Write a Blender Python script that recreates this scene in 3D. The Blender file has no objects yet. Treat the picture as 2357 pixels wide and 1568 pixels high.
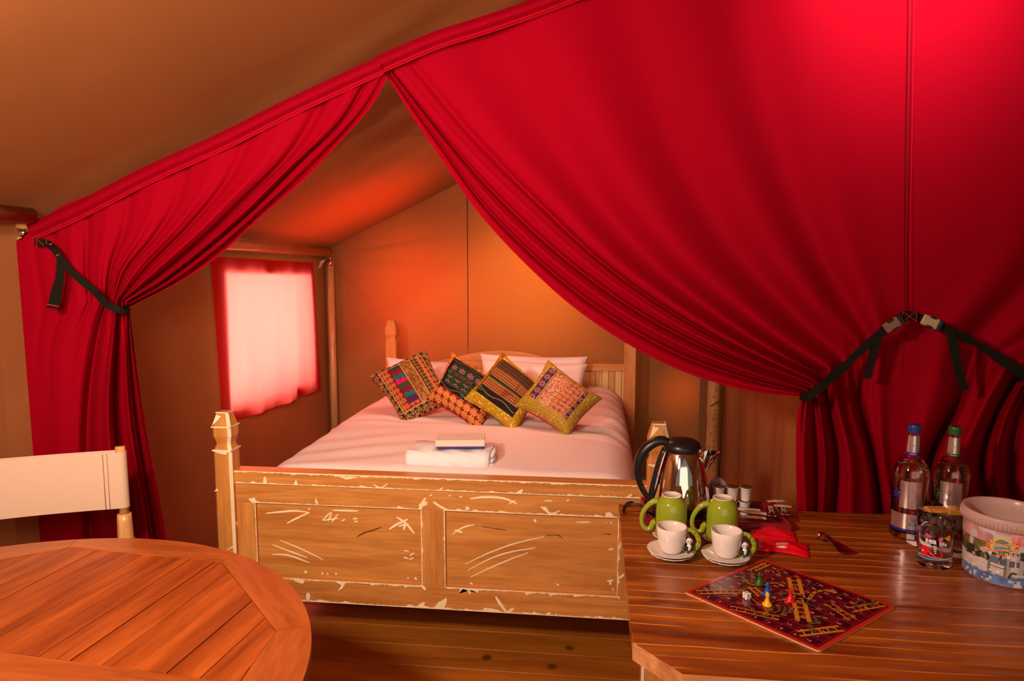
import bpy, math, random
import numpy as np
from mathutils import Vector, Matrix
random.seed(7); np.random.seed(7)
D = bpy.data; SC = bpy.context.scene; COL = SC.collection

# ---------------------------------------------------------------- camera
F, CX, CY, H = 1600.0, 1178.5, 784.0, 1.53          # focal length in pixels of the 2357 x 1568 frame
PITCH = math.radians(6.56); YAW = math.atan(188 * math.cos(PITCH) / 1600)
cam = D.cameras.new('camera'); co = D.objects.new('camera', cam); COL.objects.link(co)
co.location = (0, 0, H); co.rotation_euler = (math.pi / 2 - PITCH, 0, YAW)
cam.sensor_width = 36; cam.lens = F / 2357 * 36; cam.clip_start = .02
SC.camera = co
# ---------------------------------------------------------------- world, lights, exposure
SC.view_settings.view_transform = 'Standard'; SC.view_settings.look = 'None'
SC.view_settings.exposure = 0.0; SC.cycles.max_bounces = 28; SC.cycles.transmission_bounces = 28; SC.cycles.glossy_bounces = 8; SC.view_settings.gamma = 1; SC.view_settings.use_curve_mapping = False
W = D.worlds.new('sky'); SC.world = W; W.use_nodes = True
W.node_tree.nodes['Background'].inputs[0].default_value = (1.0, .93, .84, 1)
W.node_tree.nodes['Background'].inputs[1].default_value = .18

def light(kind, name, loc, target, power, color=(1, 1, 1), size=.3, size_y=None, **kw):
    l = D.lights.new(name, kind); l.energy = power; l.color = color
    if kind == 'AREA':
        l.size = size
        if size_y: l.shape = 'RECTANGLE'; l.size_y = size_y
    elif kind in ('POINT', 'SPOT'): l.shadow_soft_size = size
    for k, v in kw.items(): setattr(l, k, v)
    o = D.objects.new(name, l); COL.objects.link(o); o.location = loc
    o.rotation_euler = (Vector(target) - Vector(loc)).to_track_quat('-Z', 'Y').to_euler()
    return o
light('AREA', 'key_lamp', (-1.05, .2, 2.0), (-.3, 3.2, .7), 50, (1, .80, .63), .16)
light('AREA', 'doorway_daylight', (.6, -1.9, 1.3), (.4, 3, 1.1), 20, (1, .76, .54), 2.6, 1.8)
light('AREA', 'window_daylight', (-2.13, 4.03, 1.14), (0, 4.10, 1.14), 26, (1, .95, .88), 1.12, .80)
light('SPOT', 'ceiling_lamp', (.92, 1.62, 2.78), (.93, 2.3, 2.42), 140, (1, .85, .7), .12, spot_size=math.radians(72), spot_blend=1)
light('SPOT', 'flash_bounce', (-.5, .1, 1.75), (-1.0, 1.5, 2.15), 200, (1, .72, .50), .2, spot_size=math.radians(120), spot_blend=1)
light('AREA', 'added_red_bounce', (-.45, 3.3, 2.05), (-.5, 3.9, .8), 13, (1, .40, .26), .5)  # invented fill, stands in for red light bounced around the bedroom
light('SPOT', 'sun_patch_rear', (-.35, 6.6, 1.9), (-.42, 4.9, 1.38), 620, (1, .42, .10), .25, spot_size=math.radians(40), spot_blend=1)
light('SPOT', 'sun_patch_corner', (-1.5, 6.4, 1.9), (-1.22, 4.9, 1.30), 520, (1, .16, .05), .25, spot_size=math.radians(36), spot_blend=1)
light('SPOT', 'sun_patch_low', (.9, 6.2, 1.1), (.62, 4.9, .62), 150, (1, .25, .05), .1, spot_size=math.radians(16), spot_blend=1)
light('SPOT', 'added_red_glow_roof', (-1.9, 4.6, 3.3), (-1.45, 4.2, 1.85), 400, (1, .08, .03), .25, spot_size=math.radians(46), spot_blend=1)  # added spot imitating the window curtain's red reflection on the ceiling

# ---------------------------------------------------------------- pixel -> room
cp_, sp_, cy_, sy_ = math.cos(PITCH), math.sin(PITCH), math.cos(YAW), math.sin(YAW)
FWD = np.array([-sy_ * cp_, cy_ * cp_, -sp_]); RGT = np.array([cy_, sy_, 0.]); UPV = np.cross(RGT, FWD)
ORG = np.array([0, 0, H])
def ray(px, py): return FWD + (px - CX) / F * RGT + (CY - py) / F * UPV
def U(px, py, ax, val):
    r = ray(px, py); i = 'XYZ'.index(ax); return ORG + (val - ORG[i]) / r[i] * r
def UP(px, py, p, n):
    r = ray(px, py); n = np.array(n, float); return ORG + ((np.array(p) - ORG) @ n) / (r @ n) * r

# ---------------------------------------------------------------- materials
def nodes(m): return m.node_tree.nodes, m.node_tree.links
def mat(name, col, rough=.6, metal=0, spec=.5, bump=0, bscale=60, var=0, vscale=4, trans=0, ior=1.45, coat=0, sheen=0, transl=None, tcol=None, attr=False, alpha=1, emit=0):
    if name in D.materials: return D.materials[name]
    m = D.materials.new(name); m.use_nodes = True; N, L = nodes(m); b = N['Principled BSDF']
    b.inputs['Base Color'].default_value = (*col, 1); b.inputs['Roughness'].default_value = rough
    b.inputs['Metallic'].default_value = metal; b.inputs['Specular IOR Level'].default_value = spec
    b.inputs['Transmission Weight'].default_value = trans; b.inputs['IOR'].default_value = ior
    b.inputs['Coat Weight'].default_value = coat; b.inputs['Coat Roughness'].default_value = .08
    b.inputs['Sheen Weight'].default_value = sheen; b.inputs['Alpha'].default_value = alpha
    if emit: b.inputs['Emission Color'].default_value = (*col, 1); b.inputs['Emission Strength'].default_value = emit
    tc = N.new('ShaderNodeTexCoord')
    if attr:
        a = N.new('ShaderNodeAttribute'); a.attribute_name = 'paint'; L.new(a.outputs['Color'], b.inputs['Base Color'])
    elif var:
        n = N.new('ShaderNodeTexNoise'); n.inputs['Scale'].default_value = vscale; n.inputs['Detail'].default_value = 5
        r = N.new('ShaderNodeValToRGB'); L.new(tc.outputs['Object'], n.inputs['Vector']); L.new(n.outputs['Fac'], r.inputs[0])
        r.color_ramp.elements[0].position = .3; r.color_ramp.elements[1].position = .7
        r.color_ramp.elements[0].color = (*[c * (1 - var) for c in col], 1)
        r.color_ramp.elements[1].color = (*[min(1, c * (1 + var)) for c in col], 1)
        L.new(r.outputs[0], b.inputs['Base Color'])
    if bump:
        n2 = N.new('ShaderNodeTexNoise'); n2.inputs['Scale'].default_value = bscale; n2.inputs['Detail'].default_value = 4
        L.new(tc.outputs['Object'], n2.inputs['Vector'])
        bp = N.new('ShaderNodeBump'); bp.inputs['Strength'].default_value = bump; bp.inputs['Distance'].default_value = .01
        L.new(n2.outputs['Fac'], bp.inputs['Height']); L.new(bp.outputs[0], b.inputs['Normal'])
    if transl:
        t = N.new('ShaderNodeBsdfTranslucent'); t.inputs[0].default_value = (*(tcol or col), 1)
        mx = N.new('ShaderNodeMixShader'); mx.inputs[0].default_value = transl
        L.new(b.outputs[0], mx.inputs[1]); L.new(t.outputs[0], mx.inputs[2]); L.new(mx.outputs[0], N['Material Output'].inputs[0])
    return m
def wood(name, light_c, dark_c, rot=0, scale=(1.2, 14, 14), rough=.45, coat=0, lines=0, line_c=None, axis='X', knots=0, bump=.15, contrast=(.32, .68), lscale=24):
    """grain runs along the chosen axis, turned about Z by rot"""
    if name in D.materials: return D.materials[name]
    m = D.materials.new(name); m.use_nodes = True; N, L = nodes(m); b = N['Principled BSDF']
    b.inputs['Roughness'].default_value = rough; b.inputs['Coat Weight'].default_value = coat; b.inputs['Coat Roughness'].default_value = .16
    tc = N.new('ShaderNodeTexCoord'); mp = N.new('ShaderNodeMapping')
    oi = N.new('ShaderNodeObjectInfo'); off = N.new('ShaderNodeMath'); off.operation = 'MULTIPLY'; off.inputs[1].default_value = 37
    L.new(oi.outputs['Random'], off.inputs[0])
    ad = N.new('ShaderNodeVectorMath'); ad.operation = 'ADD'
    rt = N.new('ShaderNodeVectorRotate'); rt.rotation_type = 'Z_AXIS'; rt.inputs['Angle'].default_value = -rot
    L.new(tc.outputs['Object'], rt.inputs['Vector'])
    sc = scale if axis == 'X' else (scale[1], scale[0], scale[2]) if axis == 'Y' else (scale[1], scale[2], scale[0])
    mp.inputs['Scale'].default_value = sc
    L.new(rt.outputs[0], mp.inputs['Vector']); L.new(mp.outputs[0], ad.inputs[0]); L.new(off.outputs[0], ad.inputs[1])
    n = N.new('ShaderNodeTexNoise'); n.inputs['Scale'].default_value = 1.6; n.inputs['Detail'].default_value = 6; n.inputs['Distortion'].default_value = .6
    L.new(ad.outputs[0], n.inputs['Vector'])
    r = N.new('ShaderNodeValToRGB'); r.color_ramp.elements[0].position, r.color_ramp.elements[1].position = contrast
    r.color_ramp.elements[0].color = (*dark_c, 1); r.color_ramp.elements[1].color = (*light_c, 1)
    L.new(n.outputs['Fac'], r.inputs[0]); colour = r.outputs[0]; height = n.outputs['Fac']
    # fine pores
    n2 = N.new('ShaderNodeTexNoise'); n2.inputs['Scale'].default_value = 9; n2.inputs['Detail'].default_value = 3
    L.new(ad.outputs[0], n2.inputs['Vector'])
    mr = N.new('ShaderNodeMapRange'); mr.inputs[1].default_value = .35; mr.inputs[2].default_value = .6; mr.inputs[3].default_value = .72; mr.inputs[4].default_value = 1
    L.new(n2.outputs['Fac'], mr.inputs[0])
    mx = N.new('ShaderNodeMix'); mx.data_type = 'RGBA'; mx.blend_type = 'MULTIPLY'; mx.inputs['Factor'].default_value = .6
    L.new(colour, mx.inputs[6]); L.new(mr.outputs[0], mx.inputs[7]); colour = mx.outputs[2]
    if knots:
        v = N.new('ShaderNodeTexVoronoi'); v.inputs['Scale'].default_value = knots; L.new(tc.outputs['Object'], v.inputs['Vector'])
        kr = N.new('ShaderNodeMapRange'); kr.inputs[1].default_value = .07; kr.inputs[2].default_value = .13; L.new(v.outputs['Distance'], kr.inputs[0])
        km = N.new('ShaderNodeMix'); km.data_type = 'RGBA'; L.new(kr.outputs[0], km.inputs['Factor'])
        km.inputs[6].default_value = (*[c * .35 for c in dark_c], 1); L.new(colour, km.inputs[7]); colour = km.outputs[2]
    if lines:
        w = N.new('ShaderNodeTexWave'); w.wave_type = 'BANDS'; w.bands_direction = 'Y' if axis == 'X' else 'X'
        w.inputs['Scale'].default_value = lines; w.inputs['Distortion'].default_value = 2.2; w.inputs['Detail'].default_value = 2.5
        w.inputs['Detail Scale'].default_value = 1.0
        m3 = N.new('ShaderNodeMapping'); m3.inputs['Scale'].default_value = (.35, 1, 1)
        L.new(rt.outputs[0], m3.inputs['Vector']); L.new(m3.outputs[0], w.inputs['Vector'])
        pr = N.new('ShaderNodeMapRange'); pr.inputs[1].default_value = .955; pr.inputs[2].default_value = .995; L.new(w.outputs['Fac'], pr.inputs[0])
        n4 = N.new('ShaderNodeTexNoise'); n4.inputs['Scale'].default_value = 3.5
        m4 = N.new('ShaderNodeMapping'); m4.inputs['Scale'].default_value = (1, 9, 1); L.new(rt.outputs[0], m4.inputs['Vector']); L.new(m4.outputs[0], n4.inputs['Vector'])
        r4 = N.new('ShaderNodeMapRange'); r4.inputs[1].default_value = .42; r4.inputs[2].default_value = .55; L.new(n4.outputs['Fac'], r4.inputs[0])
        ml = N.new('ShaderNodeMath'); ml.operation = 'MULTIPLY'; L.new(pr.outputs[0], ml.inputs[0]); L.new(r4.outputs[0], ml.inputs[1])
        lm = N.new('ShaderNodeMix'); lm.data_type = 'RGBA'; L.new(ml.outputs[0], lm.inputs['Factor']); L.new(colour, lm.inputs[6]); lm.inputs[7].default_value = (*line_c, 1)
        colour = lm.outputs[2]
        hh = N.new('ShaderNodeMath'); hh.operation = 'ADD'; L.new(w.outputs['Fac'], hh.inputs[0]); L.new(height, hh.inputs[1]); height = hh.outputs[0]
    L.new(colour, b.inputs['Base Color'])
    bp = N.new('ShaderNodeBump'); bp.inputs['Strength'].default_value = bump; bp.inputs['Distance'].default_value = .004
    L.new(height, bp.inputs['Height']); L.new(bp.outputs[0], b.inputs['Normal'])
    return m
def canvas(name, col, tcol, transl=.25):
    m = mat(name, col, .85, spec=.15, bump=.12, bscale=900, var=.16, vscale=1.3, transl=transl, tcol=tcol)
    N, L = nodes(m); b = N['Principled BSDF']                      # pale crease marks left by folding
    tc = N.new('ShaderNodeTexCoord'); n = N.new('ShaderNodeTexNoise'); n.inputs['Scale'].default_value = 2.2; n.inputs['Detail'].default_value = 2; n.inputs['Distortion'].default_value = .5
    L.new(tc.outputs['Object'], n.inputs['Vector'])
    a = N.new('ShaderNodeMath'); a.operation = 'SUBTRACT'; a.inputs[1].default_value = .5; L.new(n.outputs['Fac'], a.inputs[0])
    a2 = N.new('ShaderNodeMath'); a2.operation = 'ABSOLUTE'; L.new(a.outputs[0], a2.inputs[0])
    mr = N.new('ShaderNodeMapRange'); mr.inputs[1].default_value = 0; mr.inputs[2].default_value = .004; mr.inputs[3].default_value = .07; mr.inputs[4].default_value = 0
    L.new(a2.outputs[0], mr.inputs[0])
    src = b.inputs['Base Color'].links[0].from_socket
    mx = N.new('ShaderNodeMix'); mx.data_type = 'RGBA'; L.new(mr.outputs[0], mx.inputs['Factor']); L.new(src, mx.inputs[6])
    mx.inputs[7].default_value = (*[min(1, c * 1.6 + .05) for c in col], 1); L.new(mx.outputs[2], b.inputs['Base Color'])
    return m

M_CANVAS = canvas('brown_canvas', (.36, .130, .042), (1, .36, .08), .13)
M_CANVASL = canvas('lined_canvas', (.36, .130, .042), (1, .36, .08), .015)
M_RED = mat('red_curtain_cloth', (.28, .0002, .009), .8, spec=.04, bump=.1, bscale=700, transl=.06, tcol=(.8, .0, .01))
M_REDW = mat('thin_red_cloth', (.72, .004, .02), .8, spec=.1, bump=.15, bscale=300, transl=.55, tcol=(1, .135, .105), var=.12, vscale=60)
M_HEM = mat('red_hem_cloth', (.25, .0002, .009), .8, spec=.04, bump=.2, bscale=300)
M_STITCH = mat('bright_red_thread', (.62, .006, .015), .7, spec=.1)
M_STRAP = mat('dark_webbing', (.010, .007, .004), .7, spec=.12, bump=.4, bscale=900)
M_BUCKLE = mat('beige_plastic_buckle', (.42, .27, .15), .3)
M_BLACK = mat('black_plastic', (.012, .009, .009), .32, spec=.5)
PINE_L, PINE_D = (.72, .30, .068), (.50, .17, .032)
M_PINEX = wood('pine_along_x', PINE_L, PINE_D, scale=(1.0, 13, 13), rough=.42, coat=.12)
M_PINEZ = wood('pine_along_z', PINE_L, PINE_D, scale=(1.0, 9, 9), axis='Z', rough=.42, coat=.15)
M_CHIP = mat('cream_bare_wood', (.92, .72, .46), .6, var=.05, vscale=20)
M_POLE = wood('pale_pole_wood', (.74, .42, .20), (.55, .28, .12), axis='Z', rough=.3, coat=.4)
M_POLEY = wood('pale_rail_wood', (.72, .36, .15), (.52, .24, .09), axis='Y', rough=.3, coat=.4)
M_STEEL = mat('polished_steel', (.82, .78, .74), .07, metal=1)
M_SATIN = mat('satin_steel', (.7, .66, .6), .28, metal=1)
M_TEAK = wood('teak_slats', (.50, .105, .013), (.24, .040, .005), rot=math.radians(85.2), scale=(1.4, 13, 13), rough=.42, coat=.08)
M_TABLE = wood('varnished_pine_top', (.48, .125, .012), (.18, .030, .004), scale=(1.0, 7, 7), rough=.30, coat=.3, lines=8, line_c=(.80, .30, .06), bump=.35, knots=2.4)
M_TABLE_E = wood('pale_cut_edge', (.74, .32, .12), (.48, .15, .05), scale=(2, 20, 20), rough=.5)
M_FLOOR = wood('floor_boards', (.56, .18, .018), (.36, .10, .009), scale=(.8, 7, 7), rough=.38, coat=.12, knots=5)
M_LINEN = mat('white_linen', (.86, .70, .67), .85, spec=.15, bump=.12, bscale=350)
M_TOWEL = mat('white_terry', (.86, .84, .86), .95, spec=.05, bump=.25, bscale=500)
M_CHINA = mat('white_china', (.84, .72, .66), .12, coat=.3)
M_GREEN = mat('green_glaze', (.30, .36, .022), .10, coat=.5, var=.08)
M_GLASS = mat('clear_glass', (.97, .97, .97), .0, trans=1, ior=1.45)
M_WATER = mat('drinking_water', (.98, .97, .92), .0, trans=1, ior=1.33)
M_TRAYR = mat('dark_red_lacquer', (.22, .006, .012), .35, coat=.2)
def flat(name, c, r=.5, **k): return mat(name, c, r, **k)

# ---------------------------------------------------------------- mesh building
WL = {}
class MB:
    def __init__(s): s.v = []; s.f = []; s.m = []; s.mats = []; s.sm = []
    def mi(s, m):
        if m not in s.mats: s.mats.append(m)
        return s.mats.index(m)
    def add(s, vs, fs, m, smooth=False):
        k = len(s.v); i = s.mi(m); s.v += [tuple(map(float, p)) for p in vs]
        for f in fs: s.f.append(tuple(a + k for a in f)); s.m.append(i); s.sm.append(smooth)
        return s
    def box(s, lo, hi, m, bev=0, R=None, c=None):
        lo = np.array(lo, float); hi = np.array(hi, float)
        mid = (lo + hi) / 2; h = (hi - lo) / 2; b = min(bev, *(h * .95)) if bev else 0
        vs = []; 
        if b:
            # chamfered box: 24 verts
            idx = {}
            for sx in (-1, 1):
                for sy in (-1, 1):
                    for sz in (-1, 1):
                        for ax in range(3):
                            p = np.array([sx, sy, sz]) * (h - b); p[ax] = (sx, sy, sz)[ax] * h[ax]
                            idx[(sx, sy, sz, ax)] = len(vs); vs.append(mid + p)
            fs = []
            for ax in range(3):
                a, c2 = [(1, 2), (2, 0), (0, 1)][ax]
                for sg in (-1, 1):
                    q = []
                    for u, w in ((-1, -1), (1, -1), (1, 1), (-1, 1)):
                        k = [0, 0, 0]; k[ax] = sg; k[a] = u; k[c2] = w; q.append(idx[(*k, ax)])
                    fs.append(q if sg > 0 else q[::-1])
            for ax in range(3):     # edges along ax
                a, c2 = [(1, 2), (2, 0), (0, 1)][ax]
                for u in (-1, 1):
                    for w in (-1, 1):
                        k0 = [0, 0, 0]; k1 = [0, 0, 0]; k0[ax] = -1; k1[ax] = 1
                        for k in (k0, k1): k[a] = u; k[c2] = w
                        q = [idx[(*k0, a)], idx[(*k1, a)], idx[(*k1, c2)], idx[(*k0, c2)]]
                        fs.append(q if u * w < 0 else q[::-1])
            for sx in (-1, 1):
                for sy in (-1, 1):
                    for sz in (-1, 1):
                        q = [idx[(sx, sy, sz, a)] for a in range(3)]
                        fs.append(q if sx * sy * sz > 0 else q[::-1])
        else:
            for x in (lo[0], hi[0]):
                for y in (lo[1], hi[1]):
                    for z in (lo[2], hi[2]): vs.append(np.array([x, y, z]))
            fs = [(0, 1, 3, 2), (4, 6, 7, 5), (0, 4, 5, 1), (2, 3, 7, 6), (0, 2, 6, 4), (1, 5, 7, 3)]
        if R is not None:
            c = mid if c is None else np.array(c); vs = [c + R @ (v - c) for v in vs]
        return s.add(vs, fs, m)
    def prism(s, poly, z0, z1, m, side=None):
        n = len(poly); vs = [(x, y, z0) for x, y in poly] + [(x, y, z1) for x, y in poly]
        s.add(vs, [tuple(range(n))[::-1], tuple(range(n, 2 * n))], m)
        s.add(vs, [(i, (i + 1) % n, n + (i + 1) % n, n + i) for i in range(n)], side or m); return s
    def tube(s, path, rad, m, n=12, caps=True, flat_=None):
        P = [np.array(p, float) for p in path]; K = len(P)
        R = rad if hasattr(rad, '__len__') else [rad] * K
        T = [P[min(i + 1, K - 1)] - P[max(i - 1, 0)] for i in range(K)]; T = [t / (np.linalg.norm(t) + 1e-12) for t in T]
        u = np.cross(T[0], [0, 0, 1.]); 
        if np.linalg.norm(u) < 1e-3: u = np.cross(T[0], [0, 1., 0])
        u /= np.linalg.norm(u); vs = []
        for i in range(K):
            u = u - T[i] * (u @ T[i]); u /= np.linalg.norm(u); w = np.cross(T[i], u)
            for j in range(n):
                a = 2 * math.pi * j / n; k = flat_ or 1
                vs.append(P[i] + R[i] * (math.cos(a) * u + k * math.sin(a) * w))
        fs = [(i * n + j, i * n + (j + 1) % n, (i + 1) * n + (j + 1) % n, (i + 1) * n + j) for i in range(K - 1) for j in range(n)]
        if caps: fs += [tuple(range(n))[::-1], tuple((K - 1) * n + j for j in range(n))]
        return s.add(vs, fs, m, True)
    def lathe(s, prof, c, m, n=40, smooth=True, wob=None, closed=False):
        vs = []; K = len(prof)
        for r, z in prof:
            for j in range(n):
                a = 2 * math.pi * j / n; rr = r * (1 + (wob(a, z) if wob else 0)); vs.append((c[0] + rr * math.cos(a), c[1] + rr * math.sin(a), c[2] + z))
        fs = [(i * n + j, i * n + (j + 1) % n, (i + 1) * n + (j + 1) % n, (i + 1) * n + j) for i in range(K - 1) for j in range(n)]
        if closed: fs += [((K - 1) * n + j, (K - 1) * n + (j + 1) % n, (j + 1) % n, j) for j in range(n)]
        else:
            if prof[0][0] > 1e-6: fs.append(tuple(range(n))[::-1])
            if prof[-1][0] > 1e-6: fs.append(tuple((K - 1) * n + j for j in range(n)))
        return s.add(vs, fs, m, smooth)
    def grid(s, G, m, smooth=True, closed=False, flip=False):
        a, b, _ = G.shape; vs = G.reshape(-1, 3)
        fs = []
        for i in range(a - 1):
            for j in range(b - (0 if closed else 1)):
                j2 = (j + 1) % b; q = (i * b + j, i * b + j2, (i + 1) * b + j2, (i + 1) * b + j); fs.append(q[::-1] if flip else q)
        return s.add(vs, fs, m, smooth)
    def stroke(s, pts, ws, fn, m, jag=0):
        """flat ribbon in a 2-D chart; fn maps chart -> room"""
        P = np.array(pts, float); K = len(P); ws = ws if hasattr(ws, '__len__') else [ws] * K
        T = np.gradient(P, axis=0); T /= np.linalg.norm(T, axis=1)[:, None] + 1e-9; Nn = np.c_[-T[:, 1], T[:, 0]]
        a = [fn(*(P[i] + Nn[i] * ws[i] * (.5 + jag * random.random()))) for i in range(K)]
        b = [fn(*(P[i] - Nn[i] * ws[i] * (.5 + jag * random.random()))) for i in range(K)]
        return s.add(a + b, [(i, i + 1, K + i + 1, K + i) for i in range(K - 1)], m)
    def poly(s, pts, fn, m):
        vs = [fn(*p) for p in pts]; n = len(vs); c = sum(np.array(v) for v in vs) / n
        return s.add(vs + [c], [(i, (i + 1) % n, n) for i in range(n)], m)
    def build(s, name, parent=None, label=None, cat=None, group=None, kind=None, fix=True, mod=None, base=None):
        me = D.meshes.new(name); o = D.objects.new(name, me)
        off = WL[parent.name] if parent else (np.array(base) if base is not None else np.zeros(3))
        V = np.array(s.v) - off
        me.from_pydata(V.tolist(), [], s.f)
        for m in s.mats: me.materials.append(m)
        me.polygons.foreach_set('material_index', s.m); me.polygons.foreach_set('use_smooth', s.sm)
        if fix:
            import bmesh
            bm = bmesh.new(); bm.from_mesh(me); bmesh.ops.recalc_face_normals(bm, faces=bm.faces); bm.to_mesh(me); bm.free()
        me.update(); COL.objects.link(o)
        if parent: o.parent = parent; WL[o.name] = off
        else: o.location = off; WL[o.name] = off
        tag(o, label, cat, group, kind); return o
def tag(o, label=None, cat=None, group=None, kind=None):
    for k, v in (('label', label), ('category', cat), ('group', group), ('kind', kind)):
        if v: o[k] = v
def thing(name, loc, label, cat, group=None):
    o = D.objects.new(name, None); COL.objects.link(o); o.location = loc; o.empty_display_size = .05
    WL[o.name] = np.array(loc, float); tag(o, label, cat, group); return o
def copy_tree(o, loc, label=None, rz=0, scale=None):
    r = o.copy(); COL.objects.link(r); r.location = loc; r.rotation_euler = (0, 0, rz); WL[r.name] = np.array(loc)
    if scale: r.scale = scale
    if label: r['label'] = label
    for ch in list(o.children):
        c = ch.copy(); COL.objects.link(c); c.parent = r
        for g in list(ch.children):
            d = g.copy(); COL.objects.link(d); d.parent = c
    return r
def hermite(ss, P, s):
    """smooth curve through P (K x ... ) at knots ss, evaluated at s"""
    ss = np.array(ss, float); P = np.array(P, float); K = len(ss); T = np.zeros_like(P)
    d = (P[1:] - P[:-1]) / (ss[1:] - ss[:-1]).reshape(-1, *[1] * (P.ndim - 1))
    T[0] = d[0]; T[-1] = d[-1]; T[1:-1] = (d[1:] + d[:-1]) / 2
    i = np.clip(np.searchsorted(ss, s, 'right') - 1, 0, K - 2); h = ss[i + 1] - ss[i]; t = (s - ss[i]) / h
    return (2 * t**3 - 3 * t**2 + 1) * P[i] + (t**3 - 2 * t**2 + t) * h * T[i] + (-2 * t**3 + 3 * t**2) * P[i + 1] + (t**3 - t**2) * h * T[i + 1]
def resample(pts, n):
    P = np.array(pts, float); L = np.r_[0, np.cumsum(np.linalg.norm(np.diff(P, axis=0), axis=1))]; L /= L[-1]
    return np.array([hermite(L, P, t) for t in np.linspace(0, 1, n)])
TXT = {}
def text2d(st, bold=0):
    if (st, bold) in TXT: return TXT[(st, bold)]
    c = D.curves.new('t', 'FONT'); c.body = st; c.offset = bold; c.resolution_u = 2; c.align_x = 'CENTER'; c.align_y = 'CENTER'
    o = D.objects.new('t', c); COL.objects.link(o)
    me = D.meshes.new_from_object(o.evaluated_get(bpy.context.evaluated_depsgraph_get()))
    r = ([tuple(v.co)[:2] for v in me.vertices], [tuple(p.vertices) for p in me.polygons])
    D.objects.remove(o); D.curves.remove(c); D.meshes.remove(me); TXT[(st, bold)] = r; return r
def put_text(mb, st, fn, cx, cy, size, m, rot=0, sx=1, bold=0, bend=0):
    v, f = text2d(st, bold); c, s_ = math.cos(rot), math.sin(rot); out = []
    for x, y in v:
        x, y = x * size * sx, y * size + bend * (x * size * sx) ** 2; out.append(fn(cx + x * c - y * s_, cy + x * s_ + y * c))
    mb.add(out, f, m)

# ================================================================ STRUCTURE
YF, YR, YFRONT = 2.28, 4.88, -2.0
XRIDGE, XRT = 1.0, 4.05
def wallx(y): return -2.05 + (y - YF) * (.12 / (YR - YF)) if y > YF else -2.05
def roofz(x, y):
    t = np.clip((y - YF) / (YR - YF), 0, 1)
    zf = 1.70 + .43 * (x + 2.05); zr = 1.585 + .50 * (x + 1.93)
    return zf * (1 - t) + zr * t
XRIDGE, XRT = 1.0, 4.05
# floor of boards running along the bed's width
fl = MB().box((-2.3, YFRONT, -.08), (4.3, YR + .1, -.02), flat('floor_underside', (.05, .02, .01))).build('floor', kind='structure')
y = YFRONT; k = 0
seams = [2.115, 2.265, 2.425, 2.565, 2.70, 2.84]
ys = [YFRONT + i * .145 for i in range(0, 28)] + seams[:]
ys = sorted([v for v in ys if v < 2.06] + seams + [2.98 + .14 * i for i in range(14)])
for a, b in zip(ys[:-1], ys[1:]):
    MB().box((-2.3, a + .0015, -.02), (4.3, b - .0015, random.uniform(-.0015, 0)), M_FLOOR, .0015).build('plank', fl)
# rear canvas wall, wrinkles radiating from the left corner pole
def rearwall():
    nx, nz = 150, 90; G = np.zeros((nz, nx, 3))
    for i in range(nz):
        for j in range(nx):
            x = -1.93 + (3.0) * j / (nx - 1) * 1.0; zt = min(roofz(x, YR), 3.2) + .01; z = zt * i / (nz - 1)
            dx, dz = x + 1.92, z - 1.56; r = math.hypot(dx, dz) + 1e-6; a = math.degrees(math.atan2(dz, dx))
            d = 0
            for th, am, w in ((12, .018, 2.6), (-3, .016, 1.8), (-30, .010, 3), (-50, .020, 3.2), (-62, .014, 2.4), (-40, -.010, 3), (5, -.010, 3.5), (18, -.010, 3)):
                d += am * math.exp(-((a - th) / w) ** 2) * min(1, r * 4) * math.exp(-((r - .35) / .62) ** 2) * min(1, r / .15)
            d += .012 * math.sin(x * 2.1 + z * 1.3)
            d -= .004 * math.exp(-((x + .93) / .006) ** 2)
            G[i, j] = (x, YR + d, z)
    mb = MB().grid(G, M_CANVAS)
    mb.add([(1.06, YR, 0), (XRT + .02, YR, 0), (XRT + .02, YR, 1.7), (1.06, YR, 3.2)], [(0, 1, 2, 3)], M_CANVAS); return mb
rw = rearwall().build('wall_rear', kind='structure', fix=False)
MB().tube([(-.885, YR - .006, .02), (-.885, YR - .004, 1.2), (-.885, YR - .006, 2.03)], .003, flat('dark_seam', (.10, .035, .015), .9), 6).build('seam', rw)
# left canvas wall with the window opening
def UWALL(px, py, off=0):
    n = np.array([1, -.12 / 2.6, 0]); return UP(px, py, (-2.05 + off, YF, 0), n)
hole = [UWALL(513, 628), UWALL(709, 634), UWALL(716, 882), UWALL(527, 946)]
P0 = lambda y, z: np.array([wallx(y), y, z])
TL, TR_, BR, BL = P0(YF - .1, 1.69), P0(YR + .02, 1.60), P0(YR + .02, 0), P0(YF - .1, 0)
mb = MB(); vs = [TL, TR_, BR, BL] + hole
mb.add(vs, [(0, 1, 5, 4), (1, 2, 6, 5), (2, 3, 7, 6), (3, 0, 4, 7)], M_CANVASL)
mb.add([P0(YFRONT, 0), P0(YF - .1, 0), P0(YF - .1, 1.72), P0(YFRONT, 1.72)], [(0, 1, 2, 3)], M_CANVAS)
wl = mb.build('wall_left', kind='structure')
# clear vinyl pane in the opening, welted
MB().add([p + np.array([-.01, 0, 0]) for p in hole], [(0, 1, 2, 3)], mat('clear_vinyl', (.97, .96, .95), .05, trans=1, ior=1.02)).build('window_1', kind='structure')
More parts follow.
